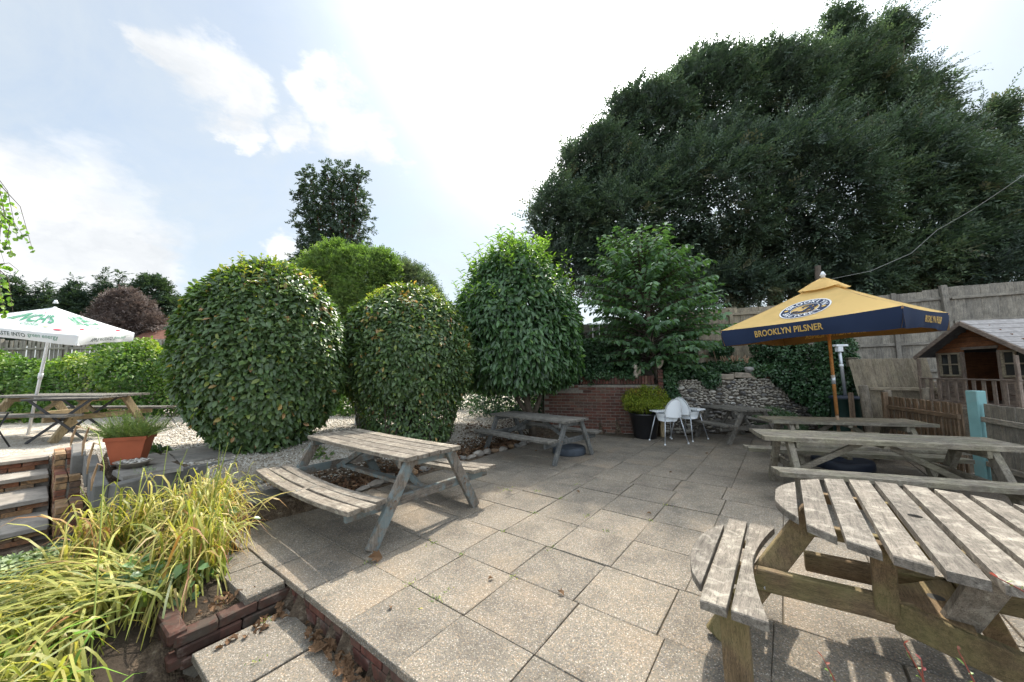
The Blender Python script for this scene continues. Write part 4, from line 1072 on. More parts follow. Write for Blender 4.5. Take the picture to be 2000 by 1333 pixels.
# water butt, standpipe, box
wb=empty('water_butt',(8.02,8.75,0),0,'dark green water butt with a lid under the downpipe','water butt')
MB().lathe([(.001,0),(.23,0),(.25,.03),(.275,.5),(.265,.92),(.29,.93),(.29,.97)],28).build('barrel',M['green'],wb)
MB().lathe([(.30,.965),(.30,1.0),(.26,1.02),(.001,1.03)],28).build('lid',M['basebl'],wb)
dp=empty('downpipe',(8.13,8.85,1.0),0,'grey downpipe with a white hopper rising from the water butt','downpipe')
tube_obj('pipe',[(0,0,0),(-.03,0,.75),(-.045,0,1.12)],.035,M['greyleg'],dp,12)
tube_obj('socket',[(-.03,0,.72),(-.032,0,.78)],.045,M['whitep'],dp,12)
MB().box((-.05,0,1.16),(.13,.11,.14),None,0,.012).box((-.01,0,1.245),(.30,.12,.05),None,0,.01).build('hopper',M['whitep'],dp)
bx=empty('bird_box',(8.42,8.92,1.82),rad(-20),'small weathered wooden bird box hung in the ivy','bird box')
MB().box((0,0,0),(.16,.14,.2),None,0,.006).build('box',w_old['z'],bx); MB().box((0,-.02,.115),(.20,.20,.02),None,0,.004).build('lid',w_old['x'],bx)
MB().lathe([(0,0),(.025,0)],12,Matrix.Translation((0,-.0725,.02))@Matrix.Rotation(math.pi/2,4,'X')).build('entrance_hole',M['black'],bx)
# ------------------------------------------------------------------ playhouse (local x runs along its front, y into the house)
ph=empty('playhouse',(8.87,7.50,1.0),math.atan2(-.98,-.2),'childs wooden playhouse with felt roof, open doorway and two small windows','playhouse')
# after rotation local +x runs towards the viewer, +y points away from the patio side
w_ph=W3((.25,.20,.17),(.13,.10,.085),lich=.3); w_pin=W3((.22,.095,.045),(.12,.05,.025),lich=0)
sgn=1
def PB(name,c,d,m,ch=.004): return MB().box(c,d,None,0,ch).build(name,m,ph)
Lp=1.72; Dp=1.3
hb=.095
def boards(x0,x1,z0,z1,name='wall_board',y=.0,m=w_pin['x']):
    z=z0
    while z<z1-.01:
        h_=min(hb,z1-z); MB().box(((x0+x1)/2,y,z+h_/2),(x1-x0,.016,h_-.004),None,0,.003).build(name,m,ph); z+=hb
boards(.0,.56,0,.50,m=w_ph['x']); boards(1.14,Lp,0,.50,m=w_ph['x'])
boards(.0,.08,.50,.97,m=w_ph['x']);boards(.50,.56,.5,.97,m=w_ph['x']);boards(1.14,1.21,.5,.97,m=w_ph['x']);boards(1.63,Lp,.5,.97,m=w_ph['x'])
for k in range(5):
    z=.98+hb*k; half=(Lp/2+.02)*(1-(z-.98)/.50)
    if k==0: boards(0,.56,z-.01,z+hb-.01); boards(1.14,Lp,z-.01,z+hb-.01); boards(.56,1.14,z+.05,z+hb-.01)
    else: boards(Lp/2-half,Lp/2+half,z-.01,z+hb-.01)
for x in (.04,.53,1.17,1.68): PB('trim',(x,-.018,.49),(.05,.02,.98),w_ph['z'])
PB('lintel',(.85,-.018,1.04),(.64,.02,.05),w_ph['x'])
for (x0,x1) in ((.08,.50),(1.21,1.63)):
    fr=MB()
    for c,d in (((x0+x1)/2,0),):
        pass
    f=MB().box(((x0+x1)/2,-.02,.52),(x1-x0,.03,.035)).box(((x0+x1)/2,-.02,.955),(x1-x0,.03,.035)).box((x0+.018,-.02,.74),(.035,.03,.40)).box((x1-.018,-.02,.74),(.035,.03,.40)).box(((x0+x1)/2,-.024,.74),(.026,.028,.40)).box(((x0+x1)/2,-.022,.74),(x1-x0-.07,.024,.024)).build('window_frame',w_f['x'],ph)
    f2=MB().box(((x0+x1)/2,-.008,.74),(x1-x0-.06,.006,.42)).build('pane',M['pane'],f)
# side, back walls and inside
for x in (0,Lp): 
    MB().box((x,Dp/2,.49),(.02,Dp,.98)).build('side_wall',w_pin['y'],ph)
MB().box((Lp/2,Dp,.49),(Lp,.02,.98)).box((Lp/2,Dp,1.1),(Lp*.75,.02,.25)).build('back_wall',w_pin['x'],ph)
PB('inner_post',(.86,Dp-.03,.55),(.06,.04,1.1),w_pin['z'])
MB().box((Lp/2,Dp/2-.15,-.02),(Lp+.1,Dp+.4,.05)).build('floor',w_ph['x'],ph)
MB().box((Lp/2,-.02,-.05),(Lp+.14,.0,.0)) 
# roof
for s in (-1,1):
    xe=Lp/2+s*(Lp/2+.17); ze=.90; xa=Lp/2; za=1.53
    MB().beam((xe,Dp/2-.04,ze),(xa,Dp/2-.04,za),Dp+.42,.022,ch=.003).build('roof_panel',M['felt'],ph)
    d_=Vector((xa-xe,0,za-ze)); 
    for k in range(7):
        a=Vector((xe,0,ze))+d_*(k/7); c=Vector((xe,0,ze))+d_*((k+1.12)/7); off=Vector((-d_.z,0,d_.x)).normalized()*(1 if s<0 else -1)
        off=off if off.z>0 else -off
        o1=a+off*(.026); o2=c+off*(.018)
        MB().beam((o1.x,Dp/2-.04,o1.z),(o2.x,Dp/2-.04,o2.z),Dp+.44,.010,ch=.002).build('shingle_row',M['roofshingle'],ph)
    MB().beam((xe,-.27,ze-.02),(xa,-.27,za-.02),.02,.075,ch=.003).build('barge_board',w_ph['x'],ph)
# veranda rail
PB('rail',(Lp/2,-.30,.46),(Lp+.10,.05,.03),w_ph['x']); PB('bottom_rail',(Lp/2,-.30,.03),(Lp+.10,.04,.03),w_ph['x'])
for i in range(11):
    x=.03+i*(Lp-.06)/10
    PB('baluster',(x,-.30,.245),(.065,.018,.42),w_ph['z'])
for x in(-.02,Lp+.02): PB('veranda_post',(x,-.31,.42),(.045,.045,.90),w_ph['z'])
MB().box((9.15,6.6,.47),(1.9,2.7,.95),None,0,.01).build('timber_deck',w_old['x'],None); tag(bpy.data.objects['timber_deck'],kind='structure')
# ------------------------------------------------------------------ ornaments
def lump(name,parts,m,loc,label,cat,rz=0):
    e=empty(name,loc,rz,label,cat)
    for nm,c,s_,rot in parts:
        me=bpy.data.meshes.new(nm)
        q=MB(); n=14; pr=[]
        for i in range(9):
            a=-math.pi/2+math.pi*i/8; pr.append((max(.0005,math.cos(a)),math.sin(a)))
        q.lathe(pr,n,Matrix.Translation(c)@Matrix.Rotation(rot,4,'Y')@Matrix.Diagonal((*s_,1)))
        q.build(nm,m,e)
    return e
orn=stonemat('cast_stone',[(0,(.42,.35,.28)),(1,(.45,.38,.31))],16,.9,.8)
lump('squirrel_statue',[('body',(0,0,.13),(.075,.07,.13),.1),('head',(-.03,-.03,.28),(.055,.055,.06),0),('tail',(.085,.03,.17),(.05,.05,.16),.15),('haunch',(-.03,-.04,.06),(.06,.06,.07),0),('ear',(-.05,-.03,.34),(.014,.014,.03),0),('ear',(-.01,-.03,.34),(.014,.014,.03),0)],orn,(3.33,9.66,1.50),'cast stone squirrel sitting on the brick wall beside the trunk','statue')
lump('bird_statue',[('body',(0,0,.10),(.07,.06,.12),.35),('head',(-.05,-.0,.24),(.045,.045,.05),0),('wing',(.05,.01,.12),(.04,.05,.13),.3)],orn,(3.90,9.50,1.75),'small stone bird figure on top of the narrow brick pier','statue')
# dark bare trunk stub behind the parasol top and the overhead cable
# cable
pts=[]
cpx=[(1625,545,11.5),(1700,530,11.2),(1780,495,10.8),(1830,450,10.4),(1900,410,9.8),(1960,370,9.3),(2010,335,8.8)]
for px,py,Y in cpx:
    d=sky_dir(px,py); t=Y/d.y; pts.append((d.x*t,Y,HC+d.z*t))
o=tube_obj('overhead_cable',pts,.007,M['wire'],None,5); tag(o,'thin pale overhead cable sweeping up across the dark yew','cable')
# ------------------------------------------------------------------ fallen leaves and weeds
litter=leafmat('dry_leaf',[(.07,.04,.025),(.14,.08,.045),(.21,.135,.085),(.13,.06,.035)],.12,.8,.2,(1.2,1.1,.8),1.0)
def dry_leaf_mesh():
    q=MB(); n=9; L=.045; vs=[];fs=[]
    out=[(0,0),(.3,.45),(.22,.75),(.55,.62),(.62,.95),(.8,.5),(1.0,.0)]
    ptsl=[(x,y*.42) for x,y in out]; ptsr=[(x,-y*.42) for x,y in out[1:-1]][::-1]
    P_=ptsl+ptsr
    vs=[(x*L*2-.04,y*L*2,abs(y)*L*R.uniform(.8,1.8)+.012*math.sin(x*5)) for x,y in P_]; c=(0,0,.004)
    vs.append(c); n=len(P_)
    fs=[(i,(i+1)%n,n) for i in range(n)]
    q.add(vs,fs); me=q.mesh('dry_leaf',litter)
    a=me.attributes.new('v','FLOAT','FACE'); a.data.foreach_set('value',[R.random()]*n); return me
dl=[dry_leaf_mesh() for i in range(6)]
lv=empty('fallen_leaves',(*ab(1.25,-2.9),-.2),0,'drift of curled brown leaves in the corner below the patio edge','fallen leaves')
def dry(px,py,z,s=1,parent=lv):
    return link('dry_leaf',R.choice(dl),parent,(px-lv.location.x,py-lv.location.y,z-lv.location.z),(R.uniform(-.6,.6),R.uniform(-.6,.6),R.uniform(0,6.3)),(s,)*3)
for i in range(70):
    b_=R.choice([R.uniform(-3.4,-1.6),R.gauss(-2.75,.14),R.gauss(-2.35,.10)]); a=1.355-abs(R.gauss(0,.055)); x,y=ab(a,b_); dry(x,y,-.185+R.uniform(0,.03),R.uniform(.45,.9))
for i in range(35):
    a=R.uniform(.8,1.35); b_=-3.52-abs(R.gauss(0,.07)); x,y=ab(a,b_); dry(x,y,-.06+R.uniform(0,.03),R.uniform(.35,.75))
for i in range(16):
    a=R.uniform(.8,1.3); b_=R.uniform(-3.36,-3.2); x,y=ab(a,b_); dry(x,y,-.19,R.uniform(.5,.9))
o=dry(-1.30,3.42,.02,1.5); o.parent=None; o.location=(-1.28,3.43,.03); o.rotation_euler=(.9,.2,.4); tag(o,'single curled orange brown leaf at the foot of the near table leg','leaf')
n=2600
t=NR.random(n); a=2.0+5.2*t; b_=-5.05-np.abs(NR.normal(0,.30,n))
x=a*math.sin(TH)+b_*math.cos(TH); y=a*math.cos(TH)-b_*math.sin(TH); z=gz_np(x,y)+.015+NR.random(n)*.02
x2=NR.uniform(-7.0,-5.1,500); y2=NR.uniform(3.7,4.6,500)
axl=rdir(n); axl[:,2]*=.3; nm=np.tile([0,0,1.],(n,1))+NR.normal(0,.45,(n,3))
o=link('leaf_litter',leaf_me('leaf_litter',np.stack([x,y,z],1),axl,nm,NR.uniform(.04,.09,n),NR.uniform(.03,.06,n),litter,NR.random(n),.3,-.2)); tag(o,kind='stuff')
n=900; x=NR.uniform(-1.2,2.2,n); y=9.0+NR.normal(0,.5,n)-x*.3; z=gz_np(x,y)+.02
o=link('leaf_litter',leaf_me('leaf_litter',np.stack([x,y,z],1),rdir(n)*[1,1,.3],np.tile([0,0,1.],(n,1))+NR.normal(0,.4,(n,3)),NR.uniform(.05,.1,n),NR.uniform(.03,.06,n),litter,NR.random(n),.3,-.2)); tag(o,kind='stuff')
# loose white gravel stones standing proud
n=26000; x=NR.uniform(-13,.6,n*3);y=NR.uniform(5.0,14,n*3)
a=x*math.sin(TH)+y*math.cos(TH); b_=x*math.cos(TH)-y*math.sin(TH); k=(b_<-5.5)&(a>1.3)&(NR.random(n*3)<np.clip(9/np.hypot(x,y),0,1)); x=x[k][:n];y=y[k][:n]; n=len(x); z=gz_np(x,y)
r_=NR.uniform(.009,.024,n); c=np.stack([x,y,z+r_*.3],1)
O=np.array([(1,0,0),(0,1,0),(-1,0,0),(0,-1,0),(0,0,.7),(0,0,-.7)]); an=NR.uniform(0,6.28,n); ca,sa=np.cos(an),np.sin(an)
sx=NR.uniform(.8,1.5,n); v=O[None]*np.stack([r_*sx,r_,r_],1)[:,None,:]; vx=v[:,:,0]*ca[:,None]-v[:,:,1]*sa[:,None]; vy=v[:,:,0]*sa[:,None]+v[:,:,1]*ca[:,None]
co=np.stack([vx,vy,v[:,:,2]],2)+c[:,None,:]; F=np.array([(0,1,4),(1,2,4),(2,3,4),(3,0,4),(1,0,5),(2,1,5),(3,2,5),(0,3,5)]); q=(np.arange(n)[:,None,None]*6+F[None]).reshape(-1,3)
gm,b=mat('gravel_stone'); rp_=b.n('ShaderNodeNewGeometry').outputs['Random Per Island']; finish(b,b.ramp(rp_,[(0,(.22,.18,.13)),(.4,(.40,.36,.30)),(1,(.60,.57,.52))]),.9,spec=.2)
o=link('gravel_stones',np_mesh('gravel_stones',co.reshape(-1,3),q,gm,tris=True)); tag(o,kind='stuff')
# ------------------------------------------------------------------ foliage
L_el=leafmat('elaeagnus_leaf',[(.026,.044,.018),(.042,.072,.028),(.062,.096,.038),(.092,.13,.036),(.17,.19,.04),(.26,.14,.07)],.24,.38,.5)
L_la=leafmat('laurel_leaf',[(.022,.046,.020),(.036,.074,.030),(.058,.105,.040),(.095,.155,.04),(.15,.22,.05)],.26,.34,.55)
L_tr=leafmat('broad_leaf',[(.035,.065,.036),(.055,.10,.052),(.08,.135,.068),(.12,.17,.06)],.34,.40,.55)
L_yw=leafmat('yew_leaf',[(.026,.038,.032),(.036,.052,.040),(.048,.072,.048),(.068,.095,.048),(.09,.085,.055)],.24,.5,.4,(1.5,1.7,1.1),1.7)
L_co=leafmat('conifer_leaf',[(.022,.036,.028),(.034,.054,.038),(.048,.07,.045)],.15,.6,.3,None,1.6)
L_br=leafmat('light_tree_leaf',[(.04,.065,.025),(.06,.095,.035),(.085,.125,.045),(.14,.14,.06)],.28,.5,.3)
L_cb=leafmat('copper_leaf',[(.06,.045,.042),(.09,.07,.065),(.12,.10,.09)],.12,.6,.3,(1.2,1.1,1.0))
L_hd=leafmat('hedge_leaf',[(.02,.045,.012),(.045,.09,.02),(.085,.13,.03),(.15,.18,.04),(.25,.20,.06)],.28,.45,.4)
L_iv=leafmat('ivy_leaf',[(.012,.03,.013),(.022,.05,.022),(.035,.07,.03),(.06,.09,.04)],.12,.4,.5)
L_ac=leafmat('maple_leaf',[(.06,.09,.012),(.11,.13,.015),(.17,.16,.02),(.20,.11,.02)],.35,.5,.3)
L_ro=leafmat('rosemary_leaf',[(.055,.085,.035),(.10,.14,.05),(.17,.20,.06)],.2,.6,.3)
L_ly=leafmat('lily_blade',[(.10,.14,.035),(.24,.26,.06),(.38,.36,.11),(.44,.34,.13),(.26,.13,.06)],.38,.5,.4,(1.3,1.3,.6),1.1)
L_gr=leafmat('green_blade',[(.06,.13,.02),(.11,.20,.03),(.16,.25,.04)],.35,.45,.4)
L_bi=leafmat('birch_leaf',[(.05,.10,.02),(.09,.16,.03),(.15,.21,.04)],.4,.5,.3)
L_gi=leafmat('ground_ivy_leaf',[(.06,.09,.045),(.12,.15,.08),(.22,.25,.16)],.2,.6,.3)
def lathe_crown(name,root,prof,N,L,Wd,lmat,seed,cx=0,cy=0,droop=.3,outw=.6,rax=.45,rn=.38,shell=.16,lump=.05,topbias=True,rich=True,lowden=None,brown=.03,asym=None,up=.0,edge=.0,layers=None):
    P=np.array(prof,float)[::-1] if prof[0][1]>prof[-1][1] else np.array(prof,float)
    z=P[:,1];r=P[:,0]
    ds=np.hypot(np.diff(z),np.diff(r)); area=ds*(r[1:]+r[:-1])/2+1e-9
    if lowden: area=area*np.array([lowden((z[i]+z[i+1])/2) for i in range(len(area))])
    seg=NR.choice(len(area),N,p=area/area.sum()); t=NR.random(N)
    zz=z[seg]+(z[seg+1]-z[seg])*t; rr=r[seg]+(r[seg+1]-r[seg])*t
    th=NR.uniform(0,2*np.pi,N); nz=-(r[seg+1]-r[seg])/ds[seg]; nr=(z[seg+1]-z[seg])/ds[seg]
    nor=np.stack([np.cos(th)*nr,np.sin(th)*nr,nz],1)
    p=np.stack([np.cos(th)*rr,np.sin(th)*rr,zz],1)
    lm=wob(p,1.6,seed)*lump+wob(p,4.5,seed+3)*lump*.5
    dep=np.abs(NR.normal(0,shell,N))
    p=p+nor*(lm-dep)[:,None]
    if asym is not None: p[:,0]*=1+asym*np.sin(th)
    p[:,0]+=cx;p[:,1]+=cy
    ax=nor*outw+NR.normal(0,rax,(N,3))+np.array([0,0,-droop+up]); nm=nor*1.0+np.array([0,0,.55])+NR.normal(0,rn,(N,3))
    zt=(zz-z.min())/(z.max()-z.min())
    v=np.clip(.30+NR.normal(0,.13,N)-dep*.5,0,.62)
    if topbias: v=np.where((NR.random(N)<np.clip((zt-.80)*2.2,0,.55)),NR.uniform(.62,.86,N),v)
    v=np.where(NR.random(N)<.03,NR.uniform(.6,.8,N),v)
    # browned tips gather in a few patches
    bp=(wob(p,2.6,seed+8)>.62)&(zt>.6); v=np.where(bp&(NR.random(N)<.35),NR.uniform(.9,1,N),v); v=np.where(NR.random(N)<brown*.25,NR.uniform(.9,1,N),v)
    s=NR.uniform(.7,1.25,N)
    return link('foliage' if name is None else name,leaf_me('foliage',p,ax,nm,L*s,Wd*s,lmat,v,.16,.14,rich),root)
def trunk(root,paths,m,n=10,name='trunk'):
    q=MB()
    for pts,rs in paths: q.tube(pts,rs,n)
    return q.build(name,m,root)
def twigs(root,n,base,spread,zr,m,seed=1):
    rr=random.Random(seed); q=MB()
    for i in range(n):
        a=rr.uniform(0,6.28); h=rr.uniform(*zr); r_=spread*rr.uniform(.5,.95)
        b0=Vector(base)+Vector((0,0,h*rr.uniform(.1,.4))); e=Vector((base[0]+r_*math.cos(a),base[1]+r_*math.sin(a),h))
        mid=(b0+e)/2+Vector((rr.uniform(-.15,.15),rr.uniform(-.15,.15),rr.uniform(.0,.2)))
        q.tube([b0,mid,e],[.02,.012,.004],5,cap=False)
    return q.build('branches',m,root)
# two clipped shrubs
s1=empty('clipped_shrub',(-4.32,6.30,.30),0,'largest clipped round shrub with browned leaves on top, left of the bowed picnic table','shrub','clipped evergreen shrubs')
pf1=[(.01,3.36),(.45,3.29),(.80,3.05),(1.06,2.68),(1.22,2.2),(1.28,1.72),(1.23,1.25),(1.06,.82),(.85,.5),(.62,.22),(.45,-.02)]
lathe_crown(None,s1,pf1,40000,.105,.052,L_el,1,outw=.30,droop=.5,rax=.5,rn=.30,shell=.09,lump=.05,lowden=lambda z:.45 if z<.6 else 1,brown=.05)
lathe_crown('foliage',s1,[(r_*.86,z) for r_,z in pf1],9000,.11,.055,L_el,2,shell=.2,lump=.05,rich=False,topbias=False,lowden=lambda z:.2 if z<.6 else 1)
twigs(s1,70,(0,0,0),1.3,(.7,3.0),M['bark'],3)
trunk(s1,[([(0,0,-.2),(.05,0,.6),(.1,.1,1.4)],[.09,.07,.03]),([(.05,0,.3),(-.25,-.2,1.0)],[.06,.03]),([(.0,.1,.2),(.3,.2,1.1)],[.05,.03])],M['bark'])
s2=empty('clipped_shrub',(-2.32,8.00,.12),0,'second clipped round shrub with a dense skirt to the ground, behind the bowed picnic table','shrub','clipped evergreen shrubs')
pf2=[(.01,3.50),(.55,3.42),(.98,3.12),(1.26,2.72),(1.42,2.3),(1.48,1.85),(1.38,1.4),(1.14,1.05),(1.02,.7),(.98,.35),(.90,.02)]
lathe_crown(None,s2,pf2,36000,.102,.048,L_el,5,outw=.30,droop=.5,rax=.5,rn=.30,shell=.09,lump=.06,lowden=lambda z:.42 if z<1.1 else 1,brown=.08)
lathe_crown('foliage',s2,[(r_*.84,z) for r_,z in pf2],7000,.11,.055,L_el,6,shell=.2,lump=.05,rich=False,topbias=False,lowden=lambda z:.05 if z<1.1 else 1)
twigs(s2,60,(0,0,0),1.2,(.5,2.8),M['bark'],4)
q=MB()
for i in range(60):
    a=R.uniform(0,6.28); r_=R.uniform(.7,1.05); q.tube([(r_*math.cos(a)*.9,r_*math.sin(a)*.9,0),(r_*math.cos(a),r_*math.sin(a),.6),(r_*math.cos(a)*1.05,r_*math.sin(a)*1.05,1.3)],[.012,.01,.006],5,cap=False)
q.build('suckers',M['bark'],s2)
trunk(s2,[([(0,0,-.2),(.02,0,.8),(0,.05,1.6)],[.13,.10,.05])],M['bark'])
# shoots that stick out of the clipped tops
def shoots(root,prof,n,lm,L,Wd,len_,seed,zmin=.8,nl=10,v0=.6,v1=.9):
    P=np.array(prof); rr=random.Random(seed); pos=[];ax=[];nm=[];q=MB()
    zmax=P[:,1].max()
    for i in range(n):
        a=rr.uniform(0,6.28); k=rr.random()**.8; z=zmax-(1-zmin)*zmax*rr.random()*k
        r_=float(np.interp(z,P[::-1,1],P[::-1,0])); b0=Vector((r_*math.cos(a),r_*math.sin(a),z-.05)); d=Vector((math.cos(a)*.45,math.sin(a)*.45,1)).normalized(); l_=len_*rr.uniform(.4,1.1)
        q.tube([b0,b0+d*l_],[.005,.002],4,cap=False)
        for j in range(nl):
            t=(j+1)/nl; pp=b0+d*l_*t; an=j*2.4+a; o=Vector((math.cos(an),math.sin(an),.7)).normalized(); pos.append(tuple(pp));ax.append(tuple(o));nm.append((-.3*math.cos(an),-.3*math.sin(an),1))
    q.build('shoots',M['bark'],root); N=len(pos)
    link('young_leaves',leaf_me('young_leaves',np.array(pos),np.array(ax),np.array(nm),L*NR.uniform(.6,1.1,N),Wd*NR.uniform(.7,1,N),lm,NR.uniform(v0,v1,N),.15,.2,True),root)
shoots(s1,pf1,55,L_el,.075,.036,.20,1,.86); shoots(s2,pf2,70,L_el,.075,.036,.16,2,.86)
# cherry laurel
la=empty('laurel_tree',(.52,9.55,.06),0,'tall glossy laurel with upright fresh shoots on top, left of the brick wall','tree')
pf3=[(.01,5.0),(.55,4.85),(1.05,4.35),(1.40,3.7),(1.62,3.0),(1.70,2.3),(1.62,1.75),(1.3,1.35),(.7,1.2),(.3,1.35)]
cx3=-.42;cy3=-.15
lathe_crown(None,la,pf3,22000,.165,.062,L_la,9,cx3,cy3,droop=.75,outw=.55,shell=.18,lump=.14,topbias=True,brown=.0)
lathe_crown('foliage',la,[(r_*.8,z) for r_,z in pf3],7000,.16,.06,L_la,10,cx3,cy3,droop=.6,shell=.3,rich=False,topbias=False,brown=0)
lsub=empty('tmp',(0,0,0))
P3=[(r_,z) for r_,z in pf3]
def shoots_at(root,prof,cx,cy,*a,**k):
    n0=len(root.children); shoots(root,prof,*a,**k)
    for o in list(root.children)[-2:] : 
        pass
    for o in root.children:
        if o.name.startswith(('shoots','young_leaves')): o.location=(cx,cy,0)
shoots_at(la,pf3,cx3,cy3,150,L_la,.15,.055,.55,7,.60,11,.55,1.0)
bpy.data.objects.remove(lsub)
trunk(la,[([(0,0,-.1),(-.05,-.02,.5),(-.25,-.05,1.2),(-.5,-.1,2.2)],[.11,.09,.07,.04]),([(-.02,0,.35),(.18,-.05,.9),(.35,-.1,1.7)],[.07,.055,.04]),([(-.05,0,.4),(-.45,.0,1.0),(-.9,0,1.8)],[.06,.05,.03]),([(-.1,0,.7),(-.1,.3,1.6)],[.05,.03])],M['bark'])
twigs(la,50,(-.4,-.1,.6),1.3,(1.4,4),M['bark'],8)
# layered broad leaved tree behind the wall
bt=empty('broadleaf_tree',(4.05,10.35,1.42),0,'layered broad leaved tree with drooping leaf sprays rising behind the brick wall','tree')
rr=random.Random(3); pos=[];ax=[];nm=[];vv=[]; q=MB()
axis=lambda z: Vector((-.08*z+.05*math.sin(z*2),-.05*z,z))
for i in range(340):
    z=rr.uniform(.35,4.35); env=np.interp(z,[.3,.8,1.4,2.1,2.8,3.5,4.1,4.45],[1.3,1.8,2.05,2.15,1.95,1.6,1.15,.5])
    a=rr.uniform(0,6.28); l_=env*rr.uniform(.55,1.08); b0=axis(z*.78+.05); dz=rr.uniform(.0,.35)
    e=axis(z)*1.0+Vector((math.cos(a)*l_,math.sin(a)*l_,rr.uniform(-.12,.18))); m_=(b0+e)/2+Vector((0,0,.18))
    q.tube([b0,m_,e],[.016,.010,.003],4,cap=False)
    n=int(l_*17)
    for j in range(n):
        t=.30+.70*(j+rr.random())/n; pp=(1-t)**2*b0+2*t*(1-t)*m_+t*t*e; dr=(e-m_).normalized(); sd=Vector((-dr.y,dr.x,0)).normalized()*(1 if j%2 else -1)
        pos.append(tuple(pp+sd*.02)); ax.append(tuple(sd*.75+dr*.55+Vector((rr.gauss(0,.3),rr.gauss(0,.3),-.35+rr.gauss(0,.3))))); nm.append((rr.gauss(0,.45),rr.gauss(0,.45)-.2,1)); vv.append(min(1,max(0,rr.gauss(.38,.14)+.35*(z>3.6)*rr.random())))
q.build('branches',M['bark'],bt); N=len(pos); pos=np.array(pos)
link('foliage',leaf_me('foliage',pos,np.array(ax),np.array(nm),NR.uniform(.13,.22,N),NR.uniform(.07,.11,N),L_tr,np.array(vv),.10,.22,True),bt)
trunk(bt,[([(.15,-.25,-.3),(.10,-.2,.1),(0,-.05,.6),(-.1,-.08,1.6),(-.2,-.15,2.8),(-.3,-.2,4.0)],[.15,.12,.09,.07,.045,.02])],M['barkp'])
# ------------------------------------------------------------------ big yew
def pxw(px,py,Y):
    d=sky_dir(px,py); t=Y/d.y; return np.array([d.x*t,Y,HC+d.z*t])
def sprays(centers,dirs,nl,slen,L,Wd,lmat,vals,name,root,flat=.5,droop=.15):
    """branchlets: nl leaves down each side of a short curved axis"""
    n=len(centers); d=nrm(dirs); s=nrm(np.cross(d,np.array([0,0,1.])+NR.normal(0,.35,(n,3)))); u=np.cross(s,d)
    t=(np.arange(nl)+.5)/nl; sl=slen*NR.uniform(.6,1.3,n)
    c=centers[:,None,:]+d[:,None,:]*(t[None,:,None]*sl[:,None,None])-np.array([0,0,1.])*((t**2)[None,:,None]*sl[:,None,None]*droop)
    sg=np.where(np.arange(nl)%2==0,1,-1)[None,:,None]
    a=d[:,None,:]*.85+s[:,None,:]*sg*.8+NR.normal(0,.18,(n,nl,3))
    nm=u[:,None,:]+NR.normal(0,.3,(n,nl,3))
    tp=(1.15-.6*t)[None,:]*NR.uniform(.7,1.2,(n,nl))
    v=np.clip(vals[:,None]+.12*t[None,:]+NR.normal(0,.05,(n,nl)),0,1)
    f=lambda x:x.reshape(-1,x.shape[-1])
    inv=Vector(root.location); p=f(c)-np.array(inv)
    return link(name,leaf_me(name,p,f(a),f(nm),(L*tp).ravel(),(Wd*np.ones((n,nl))).ravel(),lmat,v.ravel(),.05,.12),root)
def blob_surface(blobs,n,lump=.14,seed=0):
    B=np.array([[*c,*r] for c,r in blobs]); w=(B[:,3]*B[:,4]+B[:,4]*B[:,5]+B[:,3]*B[:,5]); k=NR.choice(len(B),int(n*2.2),p=w/w.sum())
    d=rdir(len(k)); rr_=B[k,3:]; p=B[k,:3]+d*rr_*(1+lump*wob(B[k,:3]+d*rr_,.9,seed)[:,None]+lump*.5*wob(B[k,:3]+d*rr_,2.6,seed)[:,None]); nor=nrm(d/rr_)
    keep=np.ones(len(k),bool)
    for j in range(len(B)):
        e=((p-B[j,:3])/B[j,3:]); keep&=((e**2).sum(1)>.72)|(k==j)
    return p[keep][:n],nor[keep][:n]
yt=empty('yew_tree',(11.5,16.5,1.2),0,'huge dark yew tree towering behind the fence at the right','tree')
blb=[(1110,430,80,15,.9),(1175,340,85,15.5,1),(1270,270,105,16,1),(1385,215,115,16.5,1),(1500,215,120,16.5,1),(1610,215,115,17,1),(1655,125,62,17,1),(1635,55,36,17,1.2),(1740,75,40,17,1.2),(1735,238,95,16.5,1),(1832,292,66,15.5,1),(1255,430,120,14.5,1),(1400,400,150,14.5,1),(1560,400,165,14.3,1),(1710,400,160,14.2,1),(1845,410,110,14,1),(1893,368,50,15,1),(1075,520,45,15,1),(1150,520,70,15,.8),(1800,500,120,13.6,.8),(1930,470,60,14,1.1),(1950,225,34,15,1),(1965,290,36,15,1),(1200,555,55,14.6,.8),(1320,560,75,14.4,.7),(1440,560,70,14.2,.6),(1560,555,60,14.2,.6),(1680,550,80,13.8,.7)]
blobs=[]
for px,py,rp,Y,asp in blb:
    r_=rp*Y/FPX*.94; c=pxw(px,py,Y+r_*.25); blobs.append((tuple(c),(r_,r_*.85,r_*asp)))
p,nor=blob_surface(blobs,80000,.24,2)
m_=(p[:,2]>1.6)&((nor[:,1]<.30)|(NR.random(len(p))<.22)); p=p[m_];nor=nor[m_]
wind=np.array([.40,-.05,.30])
dr=nor*.45+wind+NR.normal(0,.45,p.shape)
vy=np.clip(.33+.22*wob(p,.9,5)+NR.normal(0,.07,len(p))+.14*(p[:,0]>13),0,.8); vy=np.where((wob(p,1.3,9)>.80),.92,vy)
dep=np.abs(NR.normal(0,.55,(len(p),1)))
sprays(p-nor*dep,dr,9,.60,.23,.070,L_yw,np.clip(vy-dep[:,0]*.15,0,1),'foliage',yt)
# long leading sprays along the outline
p2,n2=blob_surface(blobs,5200,.24,2); k=(n2[:,2]>-.1)&(n2[:,1]<.5); p2=p2[k];n2=n2[k]
sprays(p2,n2*.5+wind*1.3+NR.normal(0,.25,p2.shape),18,1.15,.20,.055,L_yw,np.clip(.45+NR.normal(0,.08,len(p2)),0,1),'leading_shoots',yt)
